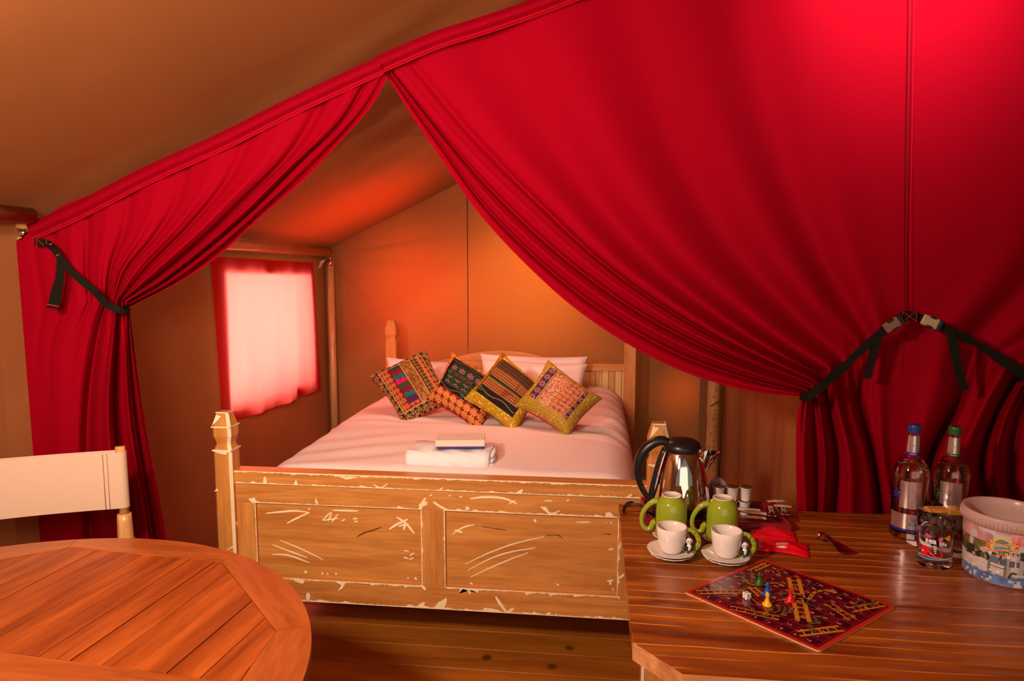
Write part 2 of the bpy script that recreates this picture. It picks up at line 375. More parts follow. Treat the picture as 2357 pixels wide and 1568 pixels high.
# roof
def roof(x0, x1, y0, y1, wr):
    nx, ny = 120, 90; G = np.zeros((ny, nx, 3))
    for i in range(ny):
        for j in range(nx):
            x = x0 + (x1 - x0) * j / (nx - 1); y = y0 + (y1 - y0) * i / (ny - 1)
            z = roofz(min(x, 2 * XRIDGE - x), y)
            if wr and y > YF:
                f = math.exp(-((y - 3.1) / .55) ** 2); q = (y + .35 * x)
                z += f * (.022 * math.sin(q * 17) + .012 * math.sin(q * 31 + 1)) * min(1, (x + 2.05) * 2) * (x < .5)
            z += .012 * math.sin(x * 1.7 + y * 1.1)
            G[i, j] = (x, y, z)
    return MB().grid(G, M_CANVAS)
m = roof(-2.06, XRIDGE, YFRONT, YR + .03, 1); m2 = roof(XRIDGE, XRT, YFRONT, YR + .03, 0)
k = len(m.v); m.v += m2.v; m.f += [tuple(a + k for a in f) for f in m2.f]; m.m += m2.m; m.sm += m2.sm
m.build('ceiling', kind='structure', fix=False)
MB().add([(XRT, YFRONT, 0), (XRT, YR, 0), (XRT, YR, 1.75), (XRT, YFRONT, 1.75)], [(0, 1, 2, 3)], M_CANVAS).build('wall_right', kind='structure')
# inner partition between the bedrooms
ny, nz = 60, 40; G = np.zeros((nz, ny, 3))
for i in range(nz):
    for j in range(ny):
        yy = YF + .14 + (YR - .02 - YF - .14) * j / (ny - 1); G[i, j] = (.90 + .02 * math.sin(yy * 9 + i * .08) + .01 * math.sin(yy * 23), yy, .0 + (roofz(.9, yy) + .0) * i / (nz - 1))
MB().grid(G, M_CANVAS).build('wall_inner', kind='structure', fix=False)

# ================================================================ TENT POLES
p0, p1 = U(760, 604, 'Y', 4.79), U(771, 1010, 'Y', 4.79)
t = thing('tent_pole', (p1[0], 4.79, 0), 'round pale wooden tent pole in the rear corner beside the window', 'pole')
MB().tube([(p1[0], 4.79, 0), (p0[0], 4.79, 1.49)], .026, M_POLE, 16).build('shaft', t)
MB().tube([(p0[0], 4.79, 1.49), (p0[0], 4.79, 1.535)], .028, M_STEEL, 16).build('ferrule', t, label='chrome ferrule')
MB().tube([(p0[0], 4.79, 1.535), (p0[0], 4.785, 1.56)], .008, M_STEEL, 10).build('spigot', t)
cu = MB(); cu.add([(p0[0] - .02, 4.76, 1.54), (p0[0] - .06, 4.75, 1.525), (p0[0] - .075, 4.75, 1.47), (p0[0] - .045, 4.75, 1.49)], [(0, 1, 2, 3)], M_POLE)
cu.build('tie_tape', t)
a, b = U(400, 553, 'X', -1.93), U(757, 581, 'Y', 4.79)
a = np.array([-1.99, 2.40, 1.64])
t = thing('eave_rail', a, 'orange lit wooden rail under the bedroom roof edge above the window', 'rail')
MB().tube([a, b], .03, M_POLEY, 16).build('shaft', t)
MB().tube([b, b + (b - a) / np.linalg.norm(b - a) * .035], .031, M_STEEL, 16).build('ferrule', t, label='chrome ferrule')
a2 = U(70, 497, 'Y', 2.24); e2 = np.array([a2[0], 1.55, a2[2] + .01])
t = thing('eave_rail', a2, 'wooden rail at the left picture edge running to the front curtain corner', 'rail')
MB().tube([e2, a2], .028, wood('brown_rail_wood', (.40, .20, .10), (.26, .12, .05), axis='Y', rough=.4), 16).build('shaft', t)
pt = U(54, 527, 'Y', 2.31)
t = thing('tent_pole', (pt[0], 2.31, 0), 'wooden tent pole hidden behind the left edge of the red curtain', 'pole')
MB().tube([(pt[0], 2.31, 0), (pt[0], 2.31, pt[2] - .03)], .024, M_POLE, 16).build('shaft', t)
MB().tube([(pt[0], 2.31, pt[2] - .03), (pt[0], 2.31, pt[2] + .004)], .026, M_STEEL, 16).build('ferrule', t, label='chrome ferrule')
MB().tube([(pt[0], 2.31, pt[2] + .004), (pt[0], 2.31, pt[2] + .018)], .028, flat('yellow_collar', (.8, .45, .12)), 16).build('collar', t, label='pale yellow plastic collar')
MB().tube([(pt[0], 2.31, pt[2] + .018), (pt[0] + .03, 2.33, pt[2] + .05)], .005, M_STEEL, 8).build('spigot', t)
# bamboo pole at the rear of the partition
bx = U(1643, 900, 'Y', 4.74); M_BAM = wood('bamboo_skin', (.62, .33, .11), (.44, .20, .06), axis='Z', rough=.35, coat=.2)
t = thing('bamboo_pole', (bx[0], 4.74, 0), 'thick bamboo pole with ring joints beside the bedroom partition', 'pole')
zs = [0, .35, .66, .90, 1.2, 1.5, 1.8, 2.1, 2.4]; zs[3] = U(1643, 945, 'Y', 4.74)[2]; zs[2] = U(1643, 1028, 'Y', 4.74)[2]; zs[1] = zs[2] - .3
prof = []
for z0, z1 in zip(zs[:-1], zs[1:]):
    prof += [(.046, z0 + .004), (.0425, z0 + .018), (.041, (z0 + z1) / 2), (.0425, z1 - .014), (.046, z1 - .003), (.0435, z1)]
MB().lathe(prof, (bx[0], 4.74, 0), M_BAM, 20).build('shaft', t)
mb = MB()
for i in range(14):
    z = U(1643, 880, 'Y', 4.74)[2] - i * .05; a0 = random.uniform(-2.2, -1); mb.tube([(bx[0] + .0425 * math.cos(a0), 4.74 + .0425 * math.sin(a0), z), (bx[0] + .0428 * math.cos(a0 + .1), 4.74 + .0428 * math.sin(a0 + .1), z + .012)], .0025, flat('dark_node', (.10, .035, .012)), 6)
mb.tube([U(1636, 935, 'Y', 4.694), U(1655, 924, 'Y', 4.697)], .004, flat('dark_node', (.10, .035, .012)), 6)
mb.build('bud_scar', t, kind='stuff')
st0 = U(1619, 900, 'Y', 4.84)
MB().box((st0[0] - .022, 4.825, 0), (st0[0] + .022, 4.85, 2.3), flat('dark_canvas_strip', (.20, .085, .03), .9)).build('canvas_strip', label='narrow dark canvas strip hanging on the rear wall beside the bamboo pole', cat='strip')

# ================================================================ WINDOW CURTAIN
c4 = [UWALL(483, 590, .008), UWALL(720, 605, .008), UWALL(737, 896, .012), UWALL(511, 980, .014)]
nu, nv = 90, 90; G = np.zeros((nv, nu, 3))
for i in range(nv):
    for j in range(nu):
        u, v = j / (nu - 1), i / (nv - 1)
        p = (1 - v) * ((1 - u) * c4[0] + u * c4[1]) + v * ((1 - u) * c4[3] + u * c4[2])
        w = .007 * math.sin(u * 21 + 2.0 * v) + .006 * math.sin(u * 9 - 3 * v) + .003 * math.sin(u * 47 + v)
        w = 1.4 * (w + .008) * (.4 + v); e = min(u, 1 - u) * 8
        G[i, j] = p + np.array([w * min(1, e) + .003, 0, 0]) + np.array([0, 0, .006 * math.sin(v * 9) * (abs(u - .5) > .49)])
wc = MB().grid(G, M_REDW).build('window_curtain', label='short red curtain glowing pink over the bedroom window', cat='curtain', fix=False)
# rolled canvas flap outside the sill (the scalloped edge of the light)
a, b = hole[3] + np.array([-.05, 0, 0]), hole[2] + np.array([-.05, 0, 0])
path = [a + (b - a) * k / 30 for k in range(31)]
MB().tube([p + np.array([0, 0, .004]) for p in path], [.022 + .014 * abs(math.sin(k * .9)) for k in range(31)], M_CANVAS, 12).build('rolled_flap', wl)

# ================================================================ BIG CURTAINS
def threads(tops, bots, ss, ns, n1, n2, plane):
    """tops/bots: pixel polylines of guide threads at parameters ss (1 per guide)"""
    A = np.array([resample(t_, n1) for t_ in tops]); B = np.array([resample(t_, n2) for t_ in bots])
    P = np.concatenate([A, B[:, 1:]], axis=1); S = np.linspace(0, 1, ns)
    out = np.zeros((P.shape[1], ns, 3))
    for j, s in enumerate(S):
        q = hermite(ss, P, s)
        for i in range(P.shape[1]): out[i, j] = U(q[i, 0], q[i, 1], 'Y', plane)
    return S, out
def gsum(s, L): return sum(a * math.exp(-((s - c) / w) ** 2) for c, w, a in L)
def make_curtain(name, tops, bots, ss, plane, upfolds, lowfolds, label, tie_v, n1=150, n2=80, ns=420, bulge=.05):
    tops = [[(g[0][0] - (4 if g[0][0] < 884 else 0), g[0][1] - (22 if g[0][0] > 100 else 0))] + list(g[1:]) for g in tops]; S, G = threads(tops, bots, ss, ns, n1, n2, plane)
    for j, s in enumerate(S):
        fu, fl_ = gsum(s, upfolds), gsum(s, lowfolds)
        for i in range(n1 + n2 - 1):
            if i < n1: v = i / (n1 - 1); w1 = ((.30 if YF == plane else .24) + .80 * v ** .9) * (1 - .35 * max(0, v - .85) / .15); w2 = max(0, (v - .86) / .14) ** 2 * .5
            else: v = (i - n1) / (n2 - 1); w1 = .65 * math.exp(-v * 9); w2 = .5 + .5 * min(1, v * 5)
            vv = i / (n1 - 1) if i < n1 else 1
            near = math.exp(-((i - n1) / 26.) ** 2) * max(0, 1 - s * 1.6)
            d = fu * w1 + fl_ * w2 - bulge * near
            p = G[i, j]; r = (p - ORG); G[i, j] = ORG + r * (1 + d / r[1])
    mb = MB().grid(G, M_RED)
    o = mb.build(name, label=label, cat='curtain', fix=False); return o, G
ZB = 1560
# --- left curtain
LT = [[(893, 200), (855, 245), (800, 308), (700, 415), (600, 500), (520, 575), (430, 640), (350, 682), (298, 706)],
      [(872, 178), (800, 270), (700, 370), (590, 480), (480, 575), (380, 650), (296, 698)],
      [(780, 225), (690, 340), (590, 440), (480, 545), (370, 635), (288, 692)],
      [(600, 300), (540, 400), (450, 510), (350, 610), (276, 690)],
      [(420, 385), (400, 460), (350, 545), (290, 620), (262, 692)],
      [(270, 450), (258, 530), (240, 610), (236, 692)],
      [(140, 500), (140, 560), (150, 640), (160, 700)],
      [(60, 549), (34, 557), (35, 640), (42, 720)]]
LB = [[(298, 706), (304, 760), (330, 950), (384, 1240), (430, ZB)],
      [(296, 698), (298, 760), (318, 950), (366, 1240), (400, ZB)],
      [(288, 692), (288, 760), (296, 950), (340, 1240), (365, ZB)],
      [(276, 690), (270, 760), (262, 950), (300, 1240), (320, ZB)],
      [(262, 692), (252, 760), (235, 950), (250, 1240), (265, ZB)],
      [(236, 692), (215, 760), (190, 950), (195, 1240), (205, ZB)],
      [(160, 700), (130, 780), (125, 950), (135, 1240), (150, ZB)],
      [(42, 720), (47, 800), (62, 1000), (88, 1240), (115, ZB)]]
LS = [0, .13, .27, .42, .56, .70, .85, 1]
lc, LG = make_curtain('partition_curtain', LT, LB, LS, YF,
    [(.04, .015, .03), (.09, .02, -.02), (.15, .014, .05), (.21, .03, -.03), (.29, .018, .05), (.36, .03, -.03), (.43, .016, .03), (.49, .02, -.02), (.55, .016, .028), (.61, .015, -.016), (.665, .014, .026), (.72, .016, -.014), (.77, .012, .022), (.82, .014, -.010), (.87, .012, .018), (.93, .012, .010)],
    [(.08, .03, -.03), (.17, .022, .055), (.27, .035, -.045), (.39, .028, .08), (.5, .05, -.04), (.66, .04, .06), (.82, .06, -.012)],
    'dark red curtain tied back on the left of the bedroom opening', .5)
# --- right curtain: from the apex to the two tie-backs, seam in between
RT = [[(884, 188), (945, 262), (1010, 358), (1100, 488), (1200, 598), (1330, 715), (1480, 812), (1600, 866), (1740, 903), (1845, 913)],
      [(892, 180), (1000, 305), (1130, 475), (1270, 610), (1420, 722), (1570, 805), (1720, 862), (1856, 900)],
      [(905, 168), (1060, 330), (1210, 480), (1350, 605), (1500, 712), (1650, 795), (1870, 888)],
      [(1030, 112), (1170, 280), (1310, 450), (1440, 590), (1580, 700), (1730, 795), (1884, 872)],
      [(1230, 20), (1340, 230), (1440, 420), (1560, 580), (1690, 700), (1810, 790), (1905, 848)],
      [(1450, -60), (1530, 180), (1620, 400), (1720, 570), (1830, 700), (1945, 815)],
      [(1750, -170), (1790, 120), (1850, 380), (1920, 590), (2010, 762)],
      [(2098, -300), (2094, 0), (2088, 350), (2085, 560), (2086, 728)]]
RB = [[(1845, 913), (1835, 960), (1832, 1060), (1835, 1180), (1850, 1600)],
      [(1856, 900), (1852, 960), (1852, 1060), (1858, 1180), (1870, 1600)],
      [(1870, 888), (1874, 960), (1880, 1060), (1880, 1180), (1890, 1600)],
      [(1884, 872), (1898, 950), (1912, 1060), (1905, 1180), (1910, 1600)],
      [(1905, 848), (1925, 940), (1950, 1060), (1950, 1185), (1950, 1600)],
      [(1945, 815), (1962, 930), (2000, 1060), (2015, 1195), (2020, 1600)],
      [(2010, 762), (2015, 900), (2030, 1050), (2052, 1195), (2055, 1600)],
      [(2086, 728), (2076, 880), (2062, 1000), (2068, 1120), (2090, 1600)]]
RS = [0, .07, .15, .27, .40, .55, .76, 1]
UF = [(.022, .010, -.01), (.05, .009, .05), (.085, .012, -.028), (.115, .008, .05), (.15, .014, -.022), (.19, .010, .045), (.235, .035, -.03), (.32, .05, .075), (.41, .06, -.06), (.52, .05, .055), (.62, .06, -.04), (.72, .05, .045), (.82, .06, -.022)]
LF = [(.06, .03, -.03), (.14, .02, .07), (.22, .03, -.045), (.31, .022, .09), (.42, .045, -.035), (.60, .04, .11), (.78, .08, -.02)]
rc, RG = make_curtain('partition_curtain', RT, RB, RS, YF + .02, UF + [(1.0, .003, .006)], LF,
    'wide red curtain swept back to the dark strap right of the opening', .5)
# the other half of the same cloth, mirrored about the seam and tied at the right edge
SEAM = RT[-1] + RB[-1][1:]; SX, SY = [a[0] for a in SEAM], [a[1] for a in SEAM]
def mir(L, k):
    out = []
    for g in L:
        q = []
        for (x, y) in g:
            p = U(x, y, 'Y', YF + .02); s_ = U(np.interp(y, SY, SX), y, 'Y', YF + .02); p[0] = s_[0] + (s_[0] - p[0]) * k
            d = p - ORG; zc = d @ FWD; q.append((CX + F * (d @ RGT) / zc, CY - F * (d @ UPV) / zc))
        out.append(q)
    return out
RT2, RB2 = mir(RT, 1.34), mir(RB, 1.34)
G2 = None
def half2():
    S, G = threads(RT2, RB2, RS, 260, 120, 70, YF + .02)
    UF2 = [(c, w * 1.2, a) for c, w, a in UF if c < .6] + [(.66, .05, .055), (.56, .05, -.02), (.76, .05, -.012)]
    for j, s in enumerate(S):
        fu, fl_ = gsum(s, UF2), gsum(s, [(c, w, a * 1.0) for c, w, a in LF])
        for i in range(189):
            if i < 120: v = i / 119; w1 = (.55 if .5 < s < .85 else .12) * (1 - v) + .88 * v ** 1.1; w2 = max(0, (v - .86) / .14) ** 2 * .5
            else: v = (i - 120) / 69; w1 = .65 * math.exp(-v * 9); w2 = .5 + .5 * min(1, v * 5)
            d = fu * w1 + fl_ * w2; p = G[i, j]; r = p - ORG; G[i, j] = ORG + r * (1 + d / r[1])
    return G
MB().grid(half2(), M_RED).build('right_panel', rc, fix=False)
seam = MB()
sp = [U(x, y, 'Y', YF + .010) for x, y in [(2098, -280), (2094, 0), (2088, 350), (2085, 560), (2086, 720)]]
seam.tube(sp, .0015, flat('seam_dark_red', (.16, .0, .006), .9), 6)  # darker red line along the seam
seam.tube([p + np.array([.012, -.002, 0]) for p in sp], .0008, M_STITCH, 5)
seam.build('seam', rc)
# --- sleeves along the sloping rod
def sleeve(pts, hgt, parent, lab, plane, puck=.006):
    P = resample(pts, 70); K = len(P); G = np.zeros((9, K, 3))
    T = np.gradient(P, axis=0); T /= np.linalg.norm(T, axis=1)[:, None]
    for k in range(K):
        nrm = np.array([-T[k][1], T[k][0]])
        if nrm[1] < 0: nrm = -nrm
        for i in range(9):
            f = i / 8; h = hgt * f
            q = P[k] + nrm * h; pt_ = U(q[0], q[1], 'Y', plane)
            bul = .022 * math.sin(min(1, f * 1.25) * math.pi) + puck * math.sin(k * 1.9 + f) * f
            d = pt_ - ORG; pt_ = ORG + d * (1 - (bul + .004) / d[1])
            G[i, k] = pt_
    o = MB().grid(G, M_HEM).build('rod_sleeve', parent, fix=False)
    s_ = MB()
    for off in (0, .010): s_.tube([G[7, k] + np.array([0, -.003, -off]) for k in range(K)], .0010, M_STITCH, 5, caps=False)
    s_.build('stitching', parent)
sleeve([(60, 517), (180, 462), (330, 385), (500, 308), (660, 228), (780, 172), (868, 132)], 40, lc, '', YF - .012)
sleeve([(864, 130), (1000, 72), (1120, 34), (1235, -6), (1450, -90), (1760, -200), (2150, -340), (2500, -300)], 40, rc, '', YF - .008, .001)
rod = [U(x, y, 'Y', YF + .01) for x, y in [(62, 532), (180, 482), (500, 326), (868, 150), (1235, 14)]]
t = thing('curtain_rope', rod[0], 'cord threaded through the sleeve at the top of the red curtains', 'rope')
MB().tube(rod, .006, flat('rope', (.3, .15, .08)), 8).build('cord', t)

# ================================================================ TIE-BACK STRAPS
def ribbon(mb, pts, w, m, th=.003, up=(0, 0, 1)):
    P = [np.array(p) for p in pts]; K = len(P); vs = []
    for i in range(K):
        T = P[min(i + 1, K - 1)] - P[max(i - 1, 0)]; T = T / np.linalg.norm(T); d = ORG - P[i]; d /= np.linalg.norm(d)
        s_ = np.cross(T, d); s_ /= np.linalg.norm(s_); ww = w[i] if hasattr(w, '__len__') else w; n = np.cross(s_, T)
        for a, b in ((-1, -1), (1, -1), (1, 1), (-1, 1)): vs.append(P[i] + s_ * a * ww / 2 + n * b * th / 2)
    fs = [(i * 4 + j, i * 4 + (j + 1) % 4, (i + 1) * 4 + (j + 1) % 4, (i + 1) * 4 + j) for i in range(K - 1) for j in range(4)] + [(0, 1, 2, 3), (K * 4 - 4, K * 4 - 3, K * 4 - 2, K * 4 - 1)]
    mb.add(vs, fs, m)
def px3(L, Y): return [U(x, y, 'Y', Y[i] if hasattr(Y, '__len__') else Y) for i, (x, y) in enumerate(L)]
yb = YF - .07
t = thing('tieback_strap', U(95, 562, 'Y', yb), 'black webbing strap with a hanging tail tying back the left curtain', 'strap')
mb = MB(); ribbon(mb, px3([(80, 557), (95, 558), (110, 560)], YF - .035), .027, M_STRAP, .004); mb.build('anchor_patch', t)
mb = MB(); ribbon(mb, resample([list(p) for p in px3([(108, 560), (128, 578), (146, 606), (180, 640), (215, 668), (240, 695), (265, 711), (282, 714), (296, 708)], [YF - .035, yb, yb, yb, yb, yb - .03, yb - .045, yb - .03, yb + .02])], 40), [.026, .024, .022, .02, .02, .021] + [.022] * 10 + [.024] * 24, M_STRAP); mb.build('webbing', t)
mb = MB(); ribbon(mb, px3([(140, 600), (138, 640), (130, 672), (124, 706)], yb - .004), [.024, .026, .034, .036], M_STRAP); mb.build('tail', t)
mb = MB(); ribbon(mb, px3([(123, 698), (122, 710)], yb - .008), .038, M_STRAP, .005); mb.build('tail_end', t)
mb = MB(); ribbon(mb, px3([(122, 702), (121.5, 704)], yb - .013), .035, M_STITCH, .001)
for L in ([(84, 549), (84, 570)], [(107, 550), (108, 571)], [(84, 550), (107, 570)]): ribbon(mb, px3(L, YF - .04), .0012, M_STITCH, .001)
mb.build('stitching', t, kind='stuff')
mb = MB()
for x, y in ((117, 563), (133, 588)): MB().box(U(x - 4, y + 1, 'Y', yb - .006), U(x + 4, y - 2, 'Y', yb - .002), M_STEEL).build('slider', t, label='small steel slider bar')

yb = YF - .06
t = thing('tieback_strap', U(2090, 730, 'Y', yb), 'black webbing strap with two buckles across the right curtain seam', 'strap')
mb = MB(); ribbon(mb, px3([(2074, 728), (2090, 727), (2112, 729)], yb - .01), .030, M_STRAP, .005); mb.build('anchor_patch', t)
mb = MB(); ribbon(mb, resample([list(p) for p in px3([(2076, 728), (2045, 752), (2010, 782), (1980, 808), (1950, 838), (1915, 868), (1890, 890), (1860, 912), (1842, 912)], [yb, yb - .01, yb - .01, yb - .01, yb - .01, yb - .03, yb - .05, yb - .05, yb + .0])], 40), [.026] * 12 + [.022] * 8 + [.026] * 20, M_STRAP); mb.build('webbing', t)
mb = MB(); ribbon(mb, resample([list(p) for p in px3([(2110, 729), (2150, 745), (2190, 762), (2235, 785), (2290, 818), (2357, 862), (2400, 880)], [yb, yb - .01, yb - .02, yb - .02, yb - .02, yb - .03, yb])], 40), [.024] * 16 + [.014] * 3 + [.020] * 4 + [.030] * 17, M_STRAP); mb.build('webbing', t)
mb = MB(); ribbon(mb, px3([(2018, 778), (2008, 815), (1998, 868)], yb - .012), [.03, .024, .02], M_STRAP); mb.build('tail', t)
mb = MB(); ribbon(mb, px3([(2188, 766), (2196, 800), (2206, 850), (2218, 893)], yb - .022), [.024, .025, .022, .022], M_STRAP); mb.build('tail', t)
mb = MB(); ribbon(mb, px3([(1997, 864), (1995, 871)], yb - .014), .022, M_STRAP, .006); mb.build('tail_end', t)
mb = MB(); ribbon(mb, px3([(2217, 889), (2219, 898)], yb - .024), .026, M_STRAP, .006); mb.build('tail_end', t)
for c, ang, mm, lab in (((2053, 748), -35, flat('brown_plastic_buckle', (.20, .10, .06), .3), 'dark brown side-release buckle'), ((2141, 741), 22, M_BUCKLE, 'pale beige side-release buckle')):
    cc = U(*c, 'Y', yb - .022); e = []
    A = math.radians(-ang); ux = np.array([math.cos(A), 0, math.sin(A)]); uz = np.array([-math.sin(A), 0, math.cos(A)])
    fn = lambda a, b, d=0: cc + ux * a + uz * b + np.array([0, d, 0])
    mb = MB(); R3 = np.array([[math.cos(A), 0, -math.sin(A)], [0, 1, 0], [math.sin(A), 0, math.cos(A)]])
    mb.box(cc + [-.024, -.006, -.016], cc + [.024, .006, .016], mm, .003, R3, cc)
    bo = mb.build('buckle', t, label=lab)
    mb = MB()
    for sg in (-1, 1): mb.box(cc + [-.008, -.009, sg * .015 - .004], cc + [.010, -.003, sg * .015 + .004], M_BLACK, .001, R3, cc)
    mb.box(cc + [.024, -.007, -.017], cc + [.034, .007, .017], M_BLACK, .001, R3, cc)
    mb.build('prong', bo)
mb = MB()
for L in ([(2078, 716), (2076, 740)], [(2110, 717), (2109, 741)], [(2078, 717), (2109, 740)], [(2078, 740), (2109, 717)]): ribbon(mb, px3(L, yb - .016), .0012, M_STITCH, .001)
mb.build('stitching', t, kind='stuff')

# ================================================================ BED
YB = 2.485
bed = thing('double_bed', (-.58, 3.5, 0), 'rustic pine double bed with cream wear marks and carved square posts', 'bed')
XL, XRp = -1.412, .240
def zB(px, py): return U(px, py, 'Y', YB)[2]
def xB(px, py=1250): return U(px, py, 'Y', YB)[0]
z_top, z_l1, z_rail, z_low, z_bot = .722, zB(540, 1112), zB(595, 1158), zB(720, 1334), zB(705, 1385)
z_rail2, z_low2, z_bot2 = z_rail, z_low, z_bot
x0, x1 = XL + .03, XRp - .03
xa, xb, xc, xd = xB(592, 1250), xB(969, 1250), xB(1025, 1250), xB(1421, 1270)
zf = lambda px, py, d=0: U(px, py, 'Y', YB - .0007 - d)
A4 = lambda L: [(440 + x / 3.0154, 920 + y / 3.0154) for x, y in L]     # reading frame of the left half
A5 = lambda L: [(900 + x / 4.0638, 1060 + y / 4.0638) for x, y in L]    # reading frame of the right half
def chart(x, z): return np.array([x, YB - .0008, z])
def edge_wear(mb, xs, zz, w, up, vert=False, n=None, amp=1.0, d=0):
    """ragged strip of bare wood along an edge; up=+1 wear climbs, -1 it hangs"""
    a, b = xs; n = n or max(8, int(abs(b - a) / .009)); e = []; q = []
    blob = 0; bw = 1
    for i in range(n + 1):
        t_ = a + (b - a) * i / n
        if random.random() < .07: blob = random.uniform(.006, .016); 
        blob *= .55
        h = w * random.uniform(.5, 1.3) + blob * amp
        if vert: q += [(zz, t_), (zz + up * h, t_)]
        else: q += [(t_, zz), (t_, zz + up * h)]
    vs = [np.array([x, YB - .0009 - d, z]) for x, z in q]
    mb.add(vs, [(2 * i, 2 * i + 2, 2 * i + 3, 2 * i + 1) for i in range(n)], M_CHIP)
LAY = [0]
def spot(mb, pts, d=0):
    LAY[0] = (LAY[0] + 1) % 12; d += LAY[0] * 6e-5
    mb.poly(pts, lambda a, b: zf(a, b, d), M_CHIP)
def scr(mb, pts, w, d=0, taper=True):
    LAY[0] = (LAY[0] + 1) % 12; d += .0001 + LAY[0] * 6e-5
    P = resample(pts, max(6, 2 * len(pts))) if len(pts) > 2 else np.array([np.array(pts[0]) + (np.array(pts[1]) - np.array(pts[0])) * k / 6 for k in range(7)])
    K = len(P); ws = [w * (.25 + .75 * math.sin(math.pi * min(1, (k + .5) / K)) ** .6) for k in range(K)] if taper else w
    mb.stroke(P, ws, lambda a, b: zf(a, b, d), M_CHIP, .12)
# cap rail
mb = MB().box((x0, YB - .008, z_l1 + .002), (x1, YB + .055, z_top), M_PINEX, .003)
edge_wear(mb, (x0, x1), z_top - .001, .005, -1, amp=.5, d=.008); edge_wear(mb, (x0, x1), z_l1 + .003, .0035, 1, amp=.8, d=.008)
for L in (A4([(497, 580), (505, 535), (520, 540), (526, 582)]), A4([(712, 588), (728, 552), (740, 590)]), A5([(435, 285), (480, 250), (488, 258), (462, 285)]), A5([(1150, 315), (1215, 272), (1236, 275), (1222, 312)]), A5([(2180, 350), (2250, 310), (2256, 325), (2235, 352)]), A4([(1008, 530), (1080, 556), (1160, 540)])): spot(mb, L, .008)
scr(mb, A4([(1265, 590), (1320, 612), (1363, 583)]), 3, .008)
mb.build('cap_rail', bed)
# upper rail
mb = MB().box((x0, YB, z_rail), (x1, YB + .045, z_l1), M_PINEX, .002)
edge_wear(mb, (xa, xb + .005), z_rail + .0005, .0035, 1); edge_wear(mb, (xc - .005, xd), z_rail + .0005, .0045, 1)
for L in ([(740, 360), (840, 345), (1000, 348), (1090, 365), (1180, 408)], [(1100, 408), (1165, 372)], [(1402, 432), (1440, 460), (1500, 512)], [(1480, 515), (1580, 470)], [(395, 388), (450, 425), (530, 468)], [(265, 450), (290, 400), (325, 352)], [(1435, 377), (1510, 378)], [(1640, 380), (1668, 372)], [(640, 345), (668, 338)], [(360, 330), (385, 325)], [(540, 331), (560, 328)]): scr(mb, A5(L), 5 if len(L) > 2 else 3)
for L in (A5([(262, 445), (262, 410), (300, 385), (342, 385), (335, 420), (300, 430), (285, 460)]), A5([(695, 465), (698, 430), (735, 440), (730, 462)]), A5([(2005, 528), (2008, 490), (2050, 485), (2100, 535)]), A5([(1405, 432), (1450, 435), (1470, 465), (1430, 470)]), A4([(395, 690), (440, 680), (455, 715), (425, 720)]), A4([(860, 720), (862, 678), (885, 725)])): spot(mb, L)
mb.build('upper_rail', bed)
# stiles
for nm, (p, q) in (('stile', (x0, xa)), ('stile', (xb, xc)), ('stile', (xd, x1))):
    mb = MB().box((p, YB + .001, z_low), (q, YB + .044, z_rail), M_PINEZ if nm == 'stile' else M_PINEX, .002)
    if p > x0: edge_wear(mb, (z_low, z_rail), p + .0005, .0035, 1, vert=True, amp=.9, d=-.001)
    if q < x1: edge_wear(mb, (z_low, z_rail), q - .0005, .0035, -1, vert=True, amp=.9, d=-.001)
    if p > xc: scr(mb, A5([(2120, 1110), (2190, 1060)]), 5, -.001); spot(mb, A5([(2125, 830), (2160, 720), (2165, 760), (2140, 835)]), -.001)
    mb.build('stile', bed)
# panels
mb = MB().box((xa, YB + .012, z_low), (xb, YB + .03, z_rail), M_PINEX)
for L, w in (([(520, 790), (620, 780), (720, 772), (822, 785)], 4), ([(665, 860), (740, 820), (820, 785)], 4), ([(985, 768), (1160, 774)], 4), ([(910, 840), (950, 800), (975, 780)], 3), ([(915, 838), (1020, 825)], 3), ([(975, 852), (1020, 795)], 3), ([(950, 845), (975, 790)], 3), ([(1045, 842), (1070, 832)], 3), ([(1120, 828), (1155, 826)], 3), ([(1130, 850), (1155, 843)], 3), ([(1375, 900), (1430, 865), (1505, 830)], 5), ([(1425, 815), (1480, 850), (1550, 930)], 5), ([(1475, 905), (1490, 850)], 5), ([(1440, 880), (1500, 860)], 4),
             ([(620, 978), (760, 1035), (915, 1112)], 2.6), ([(565, 1008), (690, 1055), (805, 1097)], 2.8), ([(562, 1075), (660, 1078), (820, 1132)], 3.2), ([(1475, 1048), (1512, 1053)], 3), ([(1517, 1085), (1547, 1065)], 3), ([(1473, 1094), (1508, 1104)], 3), ([(1512, 1110), (1545, 1098)], 3), ([(788, 1205), (800, 1188)], 5), ([(908, 1215), (914, 1200)], 4), ([(942, 1212), (952, 1206)], 4), ([(1000, 1212), (1012, 1208)], 5), ([(810, 762), (825, 758)], 3), ([(1500, 1235), (1510, 1243)], 3), ([(1550, 1235), (1566, 1252)], 4)): scr(mb, A4(L), w, -.012)
mb.build('panel', bed)
mb = MB().box((xc, YB + .012, z_low), (xd, YB + .03, z_rail), M_PINEX)
